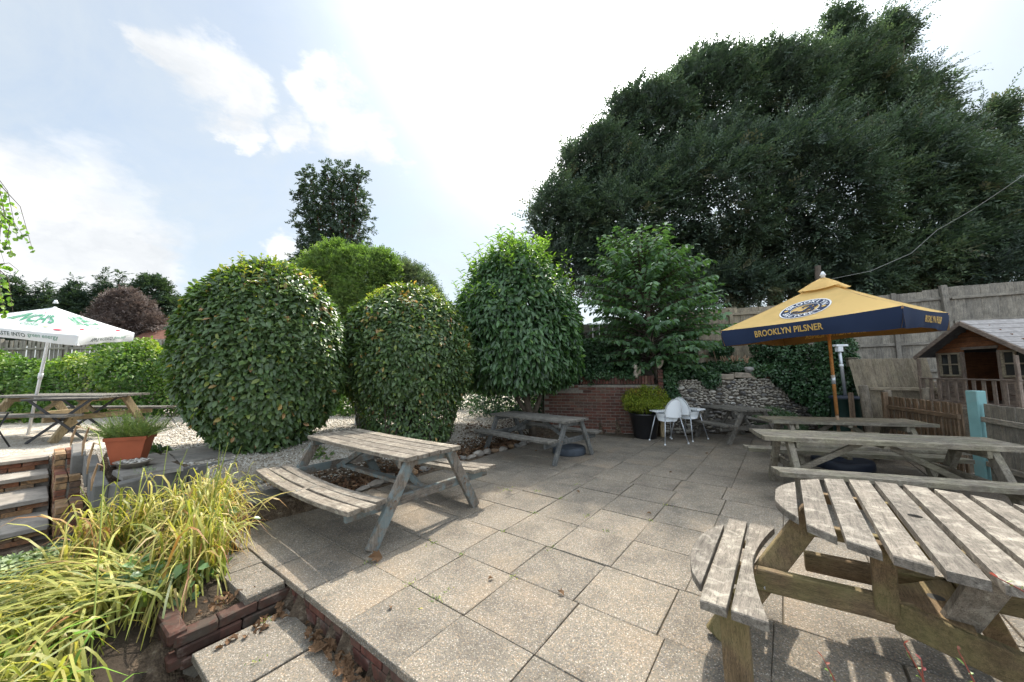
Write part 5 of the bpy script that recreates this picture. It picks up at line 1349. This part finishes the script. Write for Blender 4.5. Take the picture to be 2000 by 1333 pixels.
# inner branches and trunks
q=MB(); rr=random.Random(12)
bases=[(7.6,15.6,1.2),(9.6,15.2,1.2),(11.6,16,1.2),(13.6,15.2,1.2),(16,15,1.2)]
for c,r_ in blobs:
    for k in range(3):
        b0=Vector(min(bases,key=lambda b_:abs(b_[0]-c[0]))); e=Vector(c)+Vector((rr.uniform(-1,1)*r_[0]*.8,rr.uniform(-1,1)*r_[1]*.8,rr.uniform(-.6,.9)*r_[2])); m1=b0.lerp(e,.4)+Vector((rr.uniform(-.5,.5),rr.uniform(-.5,.5),1.0))
        q.tube([b0,m1,e],[.08,.05,.012],6,cap=False)
q.v=[tuple(Vector(v)-yt.location) for v in q.v]; q.build('limbs',M['bark'],yt)
q=MB()
for b0 in bases: q.tube([Vector(b0)-yt.location-Vector((0,0,.3)),Vector(b0)-yt.location+Vector((.1,0,2)),Vector(b0)-yt.location+Vector((.3,0,5))],[.38,.28,.14],10)
q.build('trunk',M['bark'],yt)
tb=tube_obj('bare_trunk',[tuple(pxw(1600,600,11.9)),tuple(pxw(1597,520,11.9))],[.09,.085],M['bark'],None,10); tag(tb,'bare dark trunk stump standing up behind the parasol top','tree stump')
# generic background trees
def clump_tree(name,base,blobs_px,n,L,Wd,lmat,label,cat='tree',group=None,nl=7,slen=.5,lump=.2,trunk_r=.2,v0=.4,up=(0,0,.3),vs=.15,tm=None,squash=1,trk=True,rnd=.5,seed=0):
    root=empty(name,base,0,label,cat,group)
    bl=[]
    for px,py,rp,Y,asp in blobs_px:
        r_=rp*Y/FPX; c=pxw(px,py,Y); bl.append((tuple(c),(r_,r_*.9,r_*asp)))
    p,nor=blob_surface(bl,n,lump,seed)
    v=np.clip(v0+vs*wob(p,.5,3)+NR.normal(0,.08,len(p)),0,1)
    sprays(p-nor*NR.uniform(0,.25,(len(p),1))*bl[0][1][0]*.5,nor*.8+np.array(up)+NR.normal(0,rnd,p.shape),nl,slen,L,Wd,lmat,v,'crown',root)
    if trk:
        q=MB(); b0=Vector(base)
        tp=max(c[2] for c,_ in bl); cxx=sum(c[0] for c,_ in bl)/len(bl)
        q.tube([Vector((0,0,-.3)),Vector(((cxx-b0.x)*.5,0,(tp-b0.z)*.5)),Vector((cxx-b0.x,0,(tp-b0.z)*.9))],[trunk_r,trunk_r*.7,trunk_r*.15],8)
        for c,r_ in bl: q.tube([Vector(((c[0]-b0.x)*.4,0,(c[2]-b0.z)*.55)),Vector(c)-b0],[trunk_r*.35,trunk_r*.08],5,cap=False)
        q.build('trunk',tm or M['bark'],root)
    return root
def gb(px,Y,z=.3): c=pxw(px,700,Y); return (float(c[0]),Y,z)
# the tall redwood
rw=[(608,352,14,40,1.4),(597,385,17,40,1.1),(640,338,11,40,1.5),(648,370,16,40,1.2),(672,345,16,40,1.3),(690,365,16,40,1.2),(703,340,9,40,1.5),(625,400,22,40,1),(660,400,24,40,1),(697,400,20,40,1),(600,425,18,40,1),(635,440,24,40,1),(672,440,24,40,1),(706,430,15,40,1),(612,460,18,40,1),(650,475,26,40,1),(688,470,22,40,1),(600,490,17,40,1),(585,505,12,40,1),(625,500,24,40,1),(670,505,26,40,1),(698,495,14,40,1),(640,540,40,40,1)]
clump_tree('redwood_tree',gb(655,40),rw,4400,.36,.18,L_co,'tall ragged dark conifer with several leaders standing alone on the skyline',nl=6,slen=.62,lump=.9,trunk_r=.55,up=(0,0,.1),rnd=.6,tm=stonemat('red_bark',[(0,(.14,.07,.05)),(1,(.16,.08,.05))],3,.95,1))
clump_tree('ash_tree',gb(660,24),[(640,545,48,24,1),(690,520,32,24,1),(720,550,45,24,1),(630,590,45,24,1),(700,600,60,24,1),(610,530,24,24,1),(655,500,20,24,1.2),(745,520,24,24,1)],9000,.24,.08,L_br,'light green feathery tree between the two clipped shrubs',nl=9,slen=.7,v0=.45,up=(0,0,.5))
clump_tree('cypress_tree',gb(790,26),[(775,560,35,26,1.2),(810,560,30,26,1),(835,590,22,26,1),(770,600,45,26,1),(815,620,40,26,1)],5500,.26,.06,L_yw,'dark green bushy conifer right of the light feathery tree',nl=9,slen=.8,v0=.6,up=(.3,0,.6))
G2='conifers on the skyline at the left'
def cone(px,top,bot,w,Y,n,label,lm=L_co,seed=0):
    bl=[]; k=6
    for i in range(k):
        t=(i+.5)/k; y=top+(bot-top)*t; bl.append((px+R.uniform(-2,2),y-8,max(2,w*t*.8),Y,.7))
    return clump_tree('conifer_tree',gb(px,Y),bl,n,.5,.16,lm,label,'conifer',G2,nl=8,slen=1.1,lump=.25,trunk_r=.3,up=(0,0,-.1),seed=seed)
cone(25,535,660,48,45,2600,'broad dark conifer at the far left edge behind the white parasol')
cone(84,552,650,26,46,1600,'small pointed conifer standing alone left of the conifer group')
cone(150,545,660,36,44,2400,'dark spreading conifer left of the purple tree',seed=2); cone(125,560,650,20,44,900,'narrow conifer at the left shoulder of the group',seed=5)
cone(204,536,650,26,45,1700,'tall conifer just behind the purple tree',seed=3)
cone(240,535,640,18,46,900,'thin conifer top rising above the purple tree',seed=6)
clump_tree('copper_beech_tree',gb(235,36),[(238,595,22,36,1),(222,618,26,36,1),(262,612,24,36,1),(200,632,22,36,.8),(285,632,20,36,.9),(240,645,42,36,.6),(178,640,18,36,.6),(250,580,12,36,1)],4200,.28,.10,L_cb,'round purple brown leaved tree among the dark conifers',nl=8,slen=.8,up=(0,0,.3),v0=.5)
clump_tree('pine_tree',gb(305,42),[(300,570,22,42,1),(312,600,18,42,1),(300,625,24,42,1)],1900,.45,.16,L_co,'rounded dark pine at the right of the purple tree',nl=7,slen=1,v0=.5)
clump_tree('pine_tree',gb(348,44),[(347,600,12,44,1),(340,625,14,44,1)],700,.45,.16,L_co,'small dark pine peeping beside the largest clipped shrub',nl=7,slen=1,v0=.5)
clump_tree('dark_conifer_tree',(17.5,13.6,1.1),[(1960,450,50,13.3,1.2),(1985,520,60,13,1),(2030,430,60,13.5,1.3),(1920,540,50,13,.7)],4200,.2,.045,L_yw,'darker conifer behind the tall fence at the right edge',nl=10,slen=.6,v0=.15,up=(.3,0,.3))
# house roof far left
hr=empty('house',(*pxw(310,700,34)[:2],.3),rad(12),'distant brick house with red tiled roof and chimney behind the hedge','house')
hz=float(pxw(300,672,34)[2]); 
MB().box((0,2.5,(hz-.3)/2-.6),(7,5,hz-.9)).build('wall',M['brickb'],hr)
tl=stonemat('roof_tile',[(0,(.16,.075,.05)),(1,(.18,.085,.06))],6,.9,.6)
zt=float(pxw(300,640,34)[2])-.3
q=MB(); q.add([(-3.8,-.4,hz-1.0),(3.8,-.4,hz-1.0),(2.6,2.5,zt),(-2.6,2.5,zt),(-3.8,5.4,hz-1),(3.8,5.4,hz-1)],[(0,1,2,3),(4,3,2,5),(0,3,4),(1,5,2)]); rf=q.build('roof',tl,hr)
MB().box((1.2,2.5,zt+.35),(1.1,.8,1.6),None,0,.02).box((1.2,2.5,zt+1.18),(1.25,.95,.12),None,0,.02).build('chimney',M['brick'],rf)
MB().box((0,-.46,hz-1.1),(7.4,.1,.18)).build('gutter',M['black'],hr)
# hedge and climbers along the back of the gravel
def hedge(name,pts,n,L,Wd,lm,label,seed=0,v0=.45,cat='hedge',lump=.22,nl=0,vs=.2,rich=False):
    bl=[((x,y,z),(rx,ry,rz)) for x,y,z,rx,ry,rz in pts]; root=empty(name,(pts[0][0],pts[0][1],.3),0,label,cat)
    p,nor=blob_surface(bl,n,lump,seed); p=p-nor*np.abs(NR.normal(0,.10,(len(p),1)))
    k=p[:,2]>gz_np(p[:,0],p[:,1])-.05; p=p[k];nor=nor[k]; N=len(p)
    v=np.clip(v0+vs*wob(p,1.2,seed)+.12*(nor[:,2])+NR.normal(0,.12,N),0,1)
    s=NR.uniform(.7,1.3,N)
    link('foliage',leaf_me('foliage',p-np.array(root.location),nor*.6+NR.normal(0,.5,(N,3))+[0,0,-.25],nor+[0,0,.5]+NR.normal(0,.4,(N,3)),L*s,Wd*s,lm,v,.15,.15,rich),root)
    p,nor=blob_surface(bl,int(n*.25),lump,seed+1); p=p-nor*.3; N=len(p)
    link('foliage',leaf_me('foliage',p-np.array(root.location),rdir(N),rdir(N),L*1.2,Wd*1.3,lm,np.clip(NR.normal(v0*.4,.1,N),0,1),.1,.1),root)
    return root
hp_=[(-19+i*1.25,11.6+.25*math.sin(i*1.7),1.25+.2*math.sin(i*2.3),1.1,.9,1.25+.25*math.sin(i*1.3)) for i in range(12)]
hp_+=[(-11.6,11.0,2.0,1.0,.8,.85),(-9.9,11.2,2.1,1.1,.8,.9),(-13.4,11.0,1.2,1.3,.7,1.2),(-8.4,11.4,1.6,1.2,.8,1.3),(-6.9,12.4,1.2,1.2,.8,1.1)]
hedge('hedge',hp_,52000,.105,.06,L_hd,'loose leafy hedge of yellow green climbers behind the white parasol',1,.36,vs=.28)
hp2=[(-5.5+i*1.1,14.6-.1*i,.75,1.0,.8,1.0+.15*math.sin(i*2)) for i in range(7)]+[(-.6+i*.7,11.9,.8,.75,.7,.9) for i in range(3)]
hedge('hedge',hp2,16000,.10,.055,L_iv,'low dark hedge along the far side of the gravel between the clipped shrubs',2,.5)
fence((-21,13.0),(-9.2,13.4),lambda s:.5,lambda s:3.05,.16,'grey board fence behind the leafy hedge at the left',w_fg,posts=(0,.2,.4,.6,.8,1),rails=(.88,))
# bank vegetation behind the walls
hedge('shrub',[(2.0,11.0,1.7,1.0,.7,.85),(2.9,11.0,1.7,.9,.6,.8),(1.3,11.1,1.6,.6,.6,1.0),(1.5,11.0,2.3,.45,.4,.7)],9000,.10,.05,L_iv,'dark shrubs on the bank behind the brick wall',3,.45,'shrub')
def ivy_sheet(name,pts,n,label,v0=.45,L=.075,seed=0,cat='ivy'):
    """ivy hanging on blobs placed over a wall or bank"""
    return hedge(name,pts,n,L,L*.85,L_iv,label,seed,v0,cat,.25)
ivy_sheet('ivy',[(1.0,10.35,1.42,.55,.2,.14),(1.7,10.22,1.46,.5,.2,.12),(2.5,9.98,1.56,.5,.2,.10),(3.2,9.8,1.56,.35,.2,.12),(1.3,10.2,1.34,.4,.16,.13)],4200,'ivy trailing along the top of the brick wall',.55,.06,4)
ivy_sheet('ivy',[(4.15,9.5,1.45,.22,.2,.35),(4.2,9.52,1.1,.16,.14,.35),(4.5,9.8,1.6,.3,.3,.2),(5.0,9.9,1.62,.45,.3,.2),(5.3,9.75,1.45,.3,.18,.25)],5200,'ivy hanging beside the pier and over the left end of the flint wall',.5,.065,5)
ivy_sheet('ivy',[(6.9,10.05,1.62,.5,.3,.2),(7.5,10.0,1.5,.5,.3,.35),(7.9,9.85,1.2,.4,.3,.5),(8.1,9.5,.8,.35,.35,.7),(8.3,9.3,1.5,.4,.35,.7),(8.5,9.5,2.1,.45,.35,.65),(7.9,10.1,2.1,.5,.35,.55),(8.7,9.3,1.2,.35,.3,.8),(7.5,10.5,2.4,.4,.3,.5)],17000,'thick dark ivy mound covering the right end of the flint wall by the water butt',.45,.075,6)
ivy_sheet('ivy',[(6.1,10.35,1.75,.8,.4,.2),(4.9,10.5,1.7,.9,.4,.25),(7.0,10.8,1.7,.6,.4,.3)],7000,'scrubby ground cover on the bank below the pale fence',.45,.07,7)
ivy_sheet('ivy',[(5.85,11.5,2.6,.16,.10,.5),(5.75,11.5,2.1,.2,.1,.25),(6.6,11.35,2.3,.4,.1,.25),],1900,'ivy climbing the pale board fence',.5,.065,8)
ivy_sheet('creeper',[(2.05,11.75,3.0,.3,.2,.9)],2500,'yellowing creeper on the grey fence beside the laurel',.85,.07,12,'creeper')
hedge('juniper',[(6.7,9.35,.35,.42,.32,.33),(7.1,9.4,.3,.35,.3,.28)],3500,.07,.02,L_iv,'low green juniper mound at the foot of the flint wall',9,.75,'shrub')
# cut stems on the bank
q=MB(); rr=random.Random(4)
for i in range(26):
    x=6.35+rr.gauss(0,.12); y=10.3+rr.gauss(0,.08); d=Vector((rr.uniform(-.9,.9),rr.uniform(-.3,.2),1)).normalized(); q.tube([(x-6.3,y-10.3,0),(x-6.3+d.x*.25,y-10.3+d.y*.2,d.z*.28),(x-6.3+d.x*.45,y-10.3+d.y*.4,.50*d.z)],[.022,.018,.014],6)
for x,z in ((5.2,.75),(5.6,.9),(5.85,1.1)): q.tube([(x-6.3,-.1,0),(x-6.45,0,z)],[.015,.006],5)
st=empty('cut_back_shrub',(6.3,10.3,1.6),0,'cut back shrub, a fan of bare brown stems before the pale fence','shrub'); tag(q.build('stems',stonemat('stem_bark',[(0,(.20,.13,.08)),(1,(.24,.15,.09))],9,.9,.5),st),kind='stuff')
# maple in the black pot
lathe_crown('foliage',bp,[(.01,1.30),(.30,1.24),(.50,1.08),(.58,.92),(.50,.74),(.30,.62),(.05,.60)],9000,.045,.016,L_ac,21,droop=.25,outw=.7,shell=.16,lump=.13,topbias=False,rich=False,brown=0)
trunk(bp,[([(0,0,.55),(.02,0,.8),(-.15,0,1.05)],[.022,.018,.006]),([(0,0,.7),(.2,.05,1.05)],[.014,.005])],M['bark'],6)
# rosemary in the trough
rr=random.Random(8); cen=[];dd=[]
for i in range(380):
    x=rr.uniform(-.22,.22); y=rr.uniform(-.11,.11); cen.append((x,y,.33)); dd.append((x*2.6+rr.gauss(0,.45),y*3+rr.gauss(0,.4),rr.uniform(.3,1)))
cen=np.array(cen)+np.array(tp.location); sprays(cen,np.array(dd),30,.36,.034,.011,L_ro,NR.uniform(.2,.9,len(cen)),'rosemary',tp,droop=.1)
# ------------------------------------------------------------------ strap leaved clump in the bed
def blades(name,root,starts,az,hgt,reach,width,mat_,vals,nseg=6,curl=.5):
    n=len(starts); t=np.linspace(0,1,nseg+1); a=np.stack([np.cos(az),np.sin(az),np.zeros(n)],1)
    hz_=t[None,:]**1.35; vz=(1-(1-t)**1.6)[None,:]*hgt[:,None]-(curl*hgt)[:,None]*(t[None,:]**3.0)
    c=starts[:,None,:]+a[:,None,:]*(hz_[None] if 0 else hz_[:,:,None])*reach[:,None,None]; c[:,:,2]+=vz
    wg=NR.normal(0,.022,(n,1,3)); c+=wg*(t[None,:,None]**2)*4+NR.normal(0,.008,(n,nseg+1,3))*t[None,:,None]
    kk=NR.random(n)<.22; tk=NR.uniform(.45,.75,n); c[:,:,2]-=np.where(kk[:,None],np.clip(t[None,:]-tk[:,None],0,1)*reach[:,None]*1.6,0)
    s=np.stack([-np.sin(az),np.cos(az),NR.normal(0,.3,n)],1); wd=width[:,None]*np.sin(np.clip(.25+.75*(1-t),0,1)*np.pi/2)[None,:]*np.where(t>.98,.15,1)[None,:]
    l=c-s[:,None,:]*wd[:,:,None]/2; r_=c+s[:,None,:]*wd[:,:,None]/2
    co=np.stack([l,r_],2).reshape(n,-1,3); i=np.arange(n)[:,None]*(2*(nseg+1)); j=np.arange(nseg)[None,:]*2
    q=np.stack([i+j,i+j+1,i+j+3,i+j+2],-1).reshape(-1,4)
    v=np.clip(vals[:,None]+np.array([-.12,-.05,0,.04,.1,.22])[None,:nseg]*1.0,0,1)
    return link(name,np_mesh(name,co.reshape(-1,3)-np.array(root.location),q,mat_,v.ravel()),root)
def clump(root,cs,n,hm,rm,w,mat_,v0,vs,name='leaf_blades',curl=.55,azc=None,azs=1.0):
    st=[];az=[];hg=[];re=[]
    for i in range(n):
        c=cs[R.randrange(len(cs))]; st.append((c[0]+R.gauss(0,c[3]),c[1]+R.gauss(0,c[3]),c[2])); az.append(R.uniform(0,6.283) if azc is None else R.gauss(azc,azs)); hg.append(hm*R.uniform(.55,1.25)); re.append(rm*R.uniform(.3,1.3))
    return blades(name,root,np.array(st),np.array(az),np.array(hg),np.array(re),w*NR.uniform(.6,1.2,n),mat_,np.clip(NR.normal(v0,vs,n),0,1),curl=curl)
lc=[(-3.05,3.55,-.05,.14),(-2.75,3.25,-.05,.10),(-3.3,3.95,.0,.12),(-3.35,4.15,.0,.10),(-3.6,3.75,0,.14),(-3.8,3.5,0,.13),(-3.1,3.75,0,.08)]
ly=empty('day_lily_clump',(-3.2,3.6,-.1),0,'big clump of yellowing strap leaved lilies spilling over the brick bed','plant')
clump(ly,lc,520,.66,.46,.021,L_ly,.42,.22)
clump(ly,lc,220,.80,.30,.019,L_ly,.35,.2,curl=.45)
clump(ly,lc,260,.55,.40,.015,L_ly,.90,.12,curl=1.1)
clump(ly,[(-2.75,3.15,-.08,.10),(-2.95,3.0,-.1,.1),(-3.2,2.95,-.1,.14)],260,.42,.34,.021,L_ly,.34,.15,azc=-1.4,azs=.9,curl=1.6)
ly2=empty('lily_clump',(-3.3,2.75,-.1),0,'long arching pale yellow leaves lying across the bottom left corner','plant')
clump(ly2,[(-2.9,2.85,.0,.14),(-3.2,3.0,.0,.15)],230,.36,.85,.020,L_ly,.30,.18,azc=3.5,azs=.65,curl=.85)
clump(ly2,[(-3.3,2.45,-.1,.15),(-2.75,2.25,-.2,.12)],260,.45,.45,.020,L_ly,.30,.13,azc=3.8,azs=.8,curl=.8)
gp=empty('green_strap_plant',(-2.7,2.05,-.3),0,'fresh green strap leaves in the bottom left corner of the frame','plant')
clump(gp,[(-2.75,1.98,-.35,.10),(-2.45,1.85,-.4,.10),(-3.1,2.2,-.3,.1)],170,.50,.34,.024,L_gr,.45,.2,curl=.6)
# seed stems
def stem(root,pts,r_,m,name='stem',tips=True):
    q=MB(); q.tube(pts,[r_,r_*.8]+[r_*.5]*(len(pts)-2),5,cap=False); q.v=[tuple(Vector(v)-root.location) for v in q.v]; q.build(name,m,root)
gst=plain('green_stem',(.20,.24,.05),.6,.3)
ss=empty('pendulous_sedge_stem',(-2.9,2.55,-.2),0,'single tall arching green stem with drooping brown seed heads in front of the steps','plant')
stem(ss,[(-2.60,2.35,-.3),(-2.95,2.66,.55),(-3.12,2.80,1.02),(-3.28,2.88,1.25),(-3.42,2.92,1.30)],.006,gst)
q=MB()
for b0,l_ in (((-3.12,2.80,1.02),.18),((-3.22,2.85,1.17),.22),((-3.33,2.9,1.28),.20),((-3.45,2.92,1.29),.14)):
    b0=Vector(b0); q.tube([b0,b0+Vector((-.05,0,.02)),b0+Vector((-.08,0,-l_*.5)),b0+Vector((-.085,0,-l_))],[.003,.006,.009,.003],6)
q.v=[tuple(Vector(v)-ss.location) for v in q.v]; q.build('seed_head',plain('seed_head',(.36,.24,.15),.8,.2),ss)
def bare(px0,py0,Y0,px1,py1,Y1,bend=.1):
    a=Vector(pxw(px0,py0,Y0));c=Vector(pxw(px1,py1,Y1)); m1=(a+c)/2+Vector((bend,0,bend)); return [a,m1,c]
for k in range(14):
    b0=R.choice(lc); h_=R.uniform(.7,1.0); a=R.uniform(0,6.28)
    stem(ly,[(b0[0],b0[1],-.05),(b0[0]+.10*math.cos(a),b0[1]+.1*math.sin(a),h_*.6),(b0[0]+.22*math.cos(a),b0[1]+.22*math.sin(a),h_)],.005,gst,'flower_stem')
# low ground cover beside the path
n=9000; c=NR.random((n,2)); x=-4.9+1.5*c[:,0]; y=2.75+1.35*c[:,1]; z=-.12+.10*np.sin(c[:,0]*6)*np.sin(c[:,1]*5)+.18*np.exp(-((x+3.9)**2+(y-3.4)**2)/.5)+NR.random(n)*.07
gi=link('ground_ivy',leaf_me('ground_ivy',np.stack([x,y,z],1),rdir(n)*[1,1,.4],np.tile([0,0,1.],(n,1))+NR.normal(0,.4,(n,3)),NR.uniform(.03,.055,n),NR.uniform(.03,.05,n),L_gi,np.clip(NR.normal(.5,.25,n),0,1),.1,.1)); tag(gi,kind='stuff')
soil_patch('soil',[(-5.0,2.6),(-2.4,2.3),(-2.5,2.75),(-3.0,3.3),(-3.4,4.3),(-4.6,4.2),(-5.1,3.6)],-.24,.20,2)
# broad green leaves in the clump
n=260; ii=NR.integers(0,3,n); cc=np.array([(-2.98,3.0,.10),(-2.78,3.1,.05),(-3.1,3.75,.25)])[ii]; p=cc+NR.normal(0,.10,(n,3))*[1,1,.7]
pl=empty('leafy_weed',(-2.95,3.0,-.1),0,'broad lobed green leaves growing through the lily clump','plant')
link('foliage',leaf_me('foliage',p-np.array(pl.location),rdir(n)+[0,-.5,-.1],np.tile([0,-.5,1.],(n,1))+NR.normal(0,.3,(n,3)),NR.uniform(.06,.11,n),NR.uniform(.05,.09,n),L_tr,NR.uniform(.3,.9,n),.1,.15,True),pl)
# undergrowth at the foot of the shrubs
hedge('undergrowth',[(-3.3,6.1,.15,.35,.3,.35),(-3.0,6.6,.15,.3,.3,.25),(-5.6,5.7,.4,.3,.3,.15)],1500,.11,.045,L_el,'straggling leafy shoots between the largest shrub and the bowed picnic table',5,.35,'plant')
for (x,y,s,lab) in ((-4.62,4.62,.16,'small grey lavender tuft on the terrace edge'),):
    e=empty('lavender_tuft',(x,y,.42),0,lab,'plant'); cen=np.array([(x+R.gauss(0,.03),y+R.gauss(0,.03),.42) for i in range(60)]); sprays(cen,np.array([(R.gauss(0,.5),R.gauss(0,.5),1) for i in range(60)]),16,.16,.03,.006,L_gi,NR.uniform(.2,.6,60),'foliage',e)
# weeds in the paving joints
pos=[];ax=[]
spots=[(1.92,-2.52,.05),(1.93,-2.2,.09),(3.1,-2.5,.04),(2.5,-1.9,.03),(3.72,-2.5,.05),(3.1,-1.9,.04),(4.33,-2.5,.05),(1.92,-3.1,.04),(2.52,-2.9,.05),(4.33,-.15,.06),(4.0,-1.95,.05),(3.4,-4.2,.07),(4.9,-1.3,.04),(4.3,-1.3,.03),(2.5,-2.5,.03),(5.0,-2.6,.04),(2.52,-.12,.02),(4.2,-3.3,.10),(4.4,-2.9,.06),(3.75,-1.6,.04),(1.2,-3.3,.03),(1.0,-2.9,.03)]
for a,b_,s in spots:
    for k in range(int(420*s)):
        t=R.gauss(0,s); 
        aa,bb=(a+t,b_+R.gauss(0,.008)) if R.random()<.5 else (a+R.gauss(0,.008),b_+t)
        x,y=ab(aa,bb); z=-.19 if a<1.3 else .0; pos.append((x,y,z)); ax.append((R.gauss(0,1),R.gauss(0,1),R.uniform(.4,1.4)))
n=len(pos); o=link('joint_weeds',leaf_me('joint_weeds',np.array(pos),np.array(ax),rdir(n)+[0,0,1],NR.uniform(.012,.032,n),NR.uniform(.004,.010,n),L_hd,NR.random(n),.1,.1)); tag(o,kind='stuff')
# birch twigs hanging in at the left edge
bi=empty('birch_tree',(-6.6,3.6,-.2),0,'weeping birch twigs with small leaves hanging into the left edge of the frame','tree')
q=MB(); pos=[];ax=[]
def hang(px0,py0,px1,py1,Y,side=.0,den=26):
    a=Vector(pxw(px0,py0,Y));c=Vector(pxw(px1,py1,Y+side)); m1=(a+c)/2+Vector((.08,0,.05)); P_=[a,m1,c]
    q.tube([v-bi.location for v in P_],[.005,.003,.0015],4,cap=False)
    L_=(c-a).length
    for j in range(int(L_*den)):
        t=R.random(); pp=(1-t)**2*a+2*t*(1-t)*m1+t*t*c; pos.append(tuple(pp-bi.location)); ax.append((R.gauss(0,.6),R.gauss(0,.6),-1))
for args in ((-60,250,22,500,3.2),(-40,300,35,470,3.2),(-20,340,64,490,3.2),(-80,350,10,520,3.3),(-60,380,48,465,3.3),(-30,500,25,610,3.1),(-60,480,12,620,3.1),(-40,520,38,530,3.1),(-90,400,18,450,3.2),(-50,330,10,420,3.3),(-50,520,5,600,3.2),(-70,200,4,420,3.4)): hang(*args,den=36)
for k in range(9):
    x0=R.uniform(-70,0);y0=R.uniform(330,560);hang(x0,y0-60,x0+R.uniform(15,38),y0+R.uniform(20,80),R.uniform(3.0,3.5),den=40)
q.tube([Vector((-1.0,-.3,-.2))+Vector((0,0,0)),Vector((-1.1,-.2,3)),Vector((-.9,0,6))],[.12,.09,.05],8); 
for j in range(6): q.tube([Vector((-1.05,-.2,3+j*.4)),Vector((-.4,.0,4.2+j*.3)),Vector((.15,.1,3.6+j*.2))],[.03,.015,.004],5,cap=False)
q.build('branches',M['bark'],bi); n=len(pos)
link('foliage',leaf_me('foliage',np.array(pos),np.array(ax),rdir(n),NR.uniform(.03,.05,n),NR.uniform(.028,.042,n),L_bi,NR.random(n),.05,.1,True),bi)
# red tipped sprigs close to the viewer, bottom right
L_rd=leafmat('red_tip_leaf',[(.10,.20,.04),(.20,.28,.08),(.28,.10,.06),(.36,.09,.09)],.35,.4,.4,(1.3,1.0,.8),1.0)
sp_=empty('escallonia_sprigs',(1.0,.9,.2),0,'red tipped leafy sprigs poking up at the bottom right corner close to the viewer','plant')
q=MB();pos=[];ax=[];vv=[]
def sprig(px0,py0,px1,py1,Y,n=12,tipn=5):
    a=Vector(pxw(px0,py0,Y));c=Vector(pxw(px1,py1,Y)); q.tube([v-sp_.location for v in (a,(a+c)/2+Vector((.005,0,.0)),c)],[.003,.002,.001],5,cap=False)
    for j in range(n):
        t=j/(n-1); pp=a.lerp(c,t); an=j*2.4; pos.append(tuple(pp-sp_.location)); ax.append((math.cos(an),math.sin(an)*.5,.6)); vv.append(.1+.25*R.random() if t<.8 else R.uniform(.65,1))
for args in ((1640,1360,1607,1285,1.0,7),(1830,1390,1765,1258,.9,9),(1800,1400,1800,1290,.9,7),(1930,1400,1870,1268,.95,9),(2040,1180,1935,1122,.95,8)): sprig(*args)
tag(q.build('stems',plain('red_stem',(.25,.07,.05),.5,.3),sp_),kind='stuff'); n=len(pos)
link('leaves',leaf_me('leaves',np.array(pos),np.array(ax),rdir(n)+[0,0,1],NR.uniform(.010,.018,n),NR.uniform(.006,.009,n),L_rd,np.array(vv),.1,.2,True),sp_)

# a few stray leaves lying about on the paving
for (x,y) in ((.35,2.9),(-.2,3.1),(1.6,4.4),(-.9,2.75),(2.6,6.1),(.9,5.2),(3.9,7.4)):
    o=dry(x,y,.012,R.uniform(.5,.8)); o.rotation_euler=(R.uniform(-.15,.15),R.uniform(-.15,.15),R.uniform(0,6))
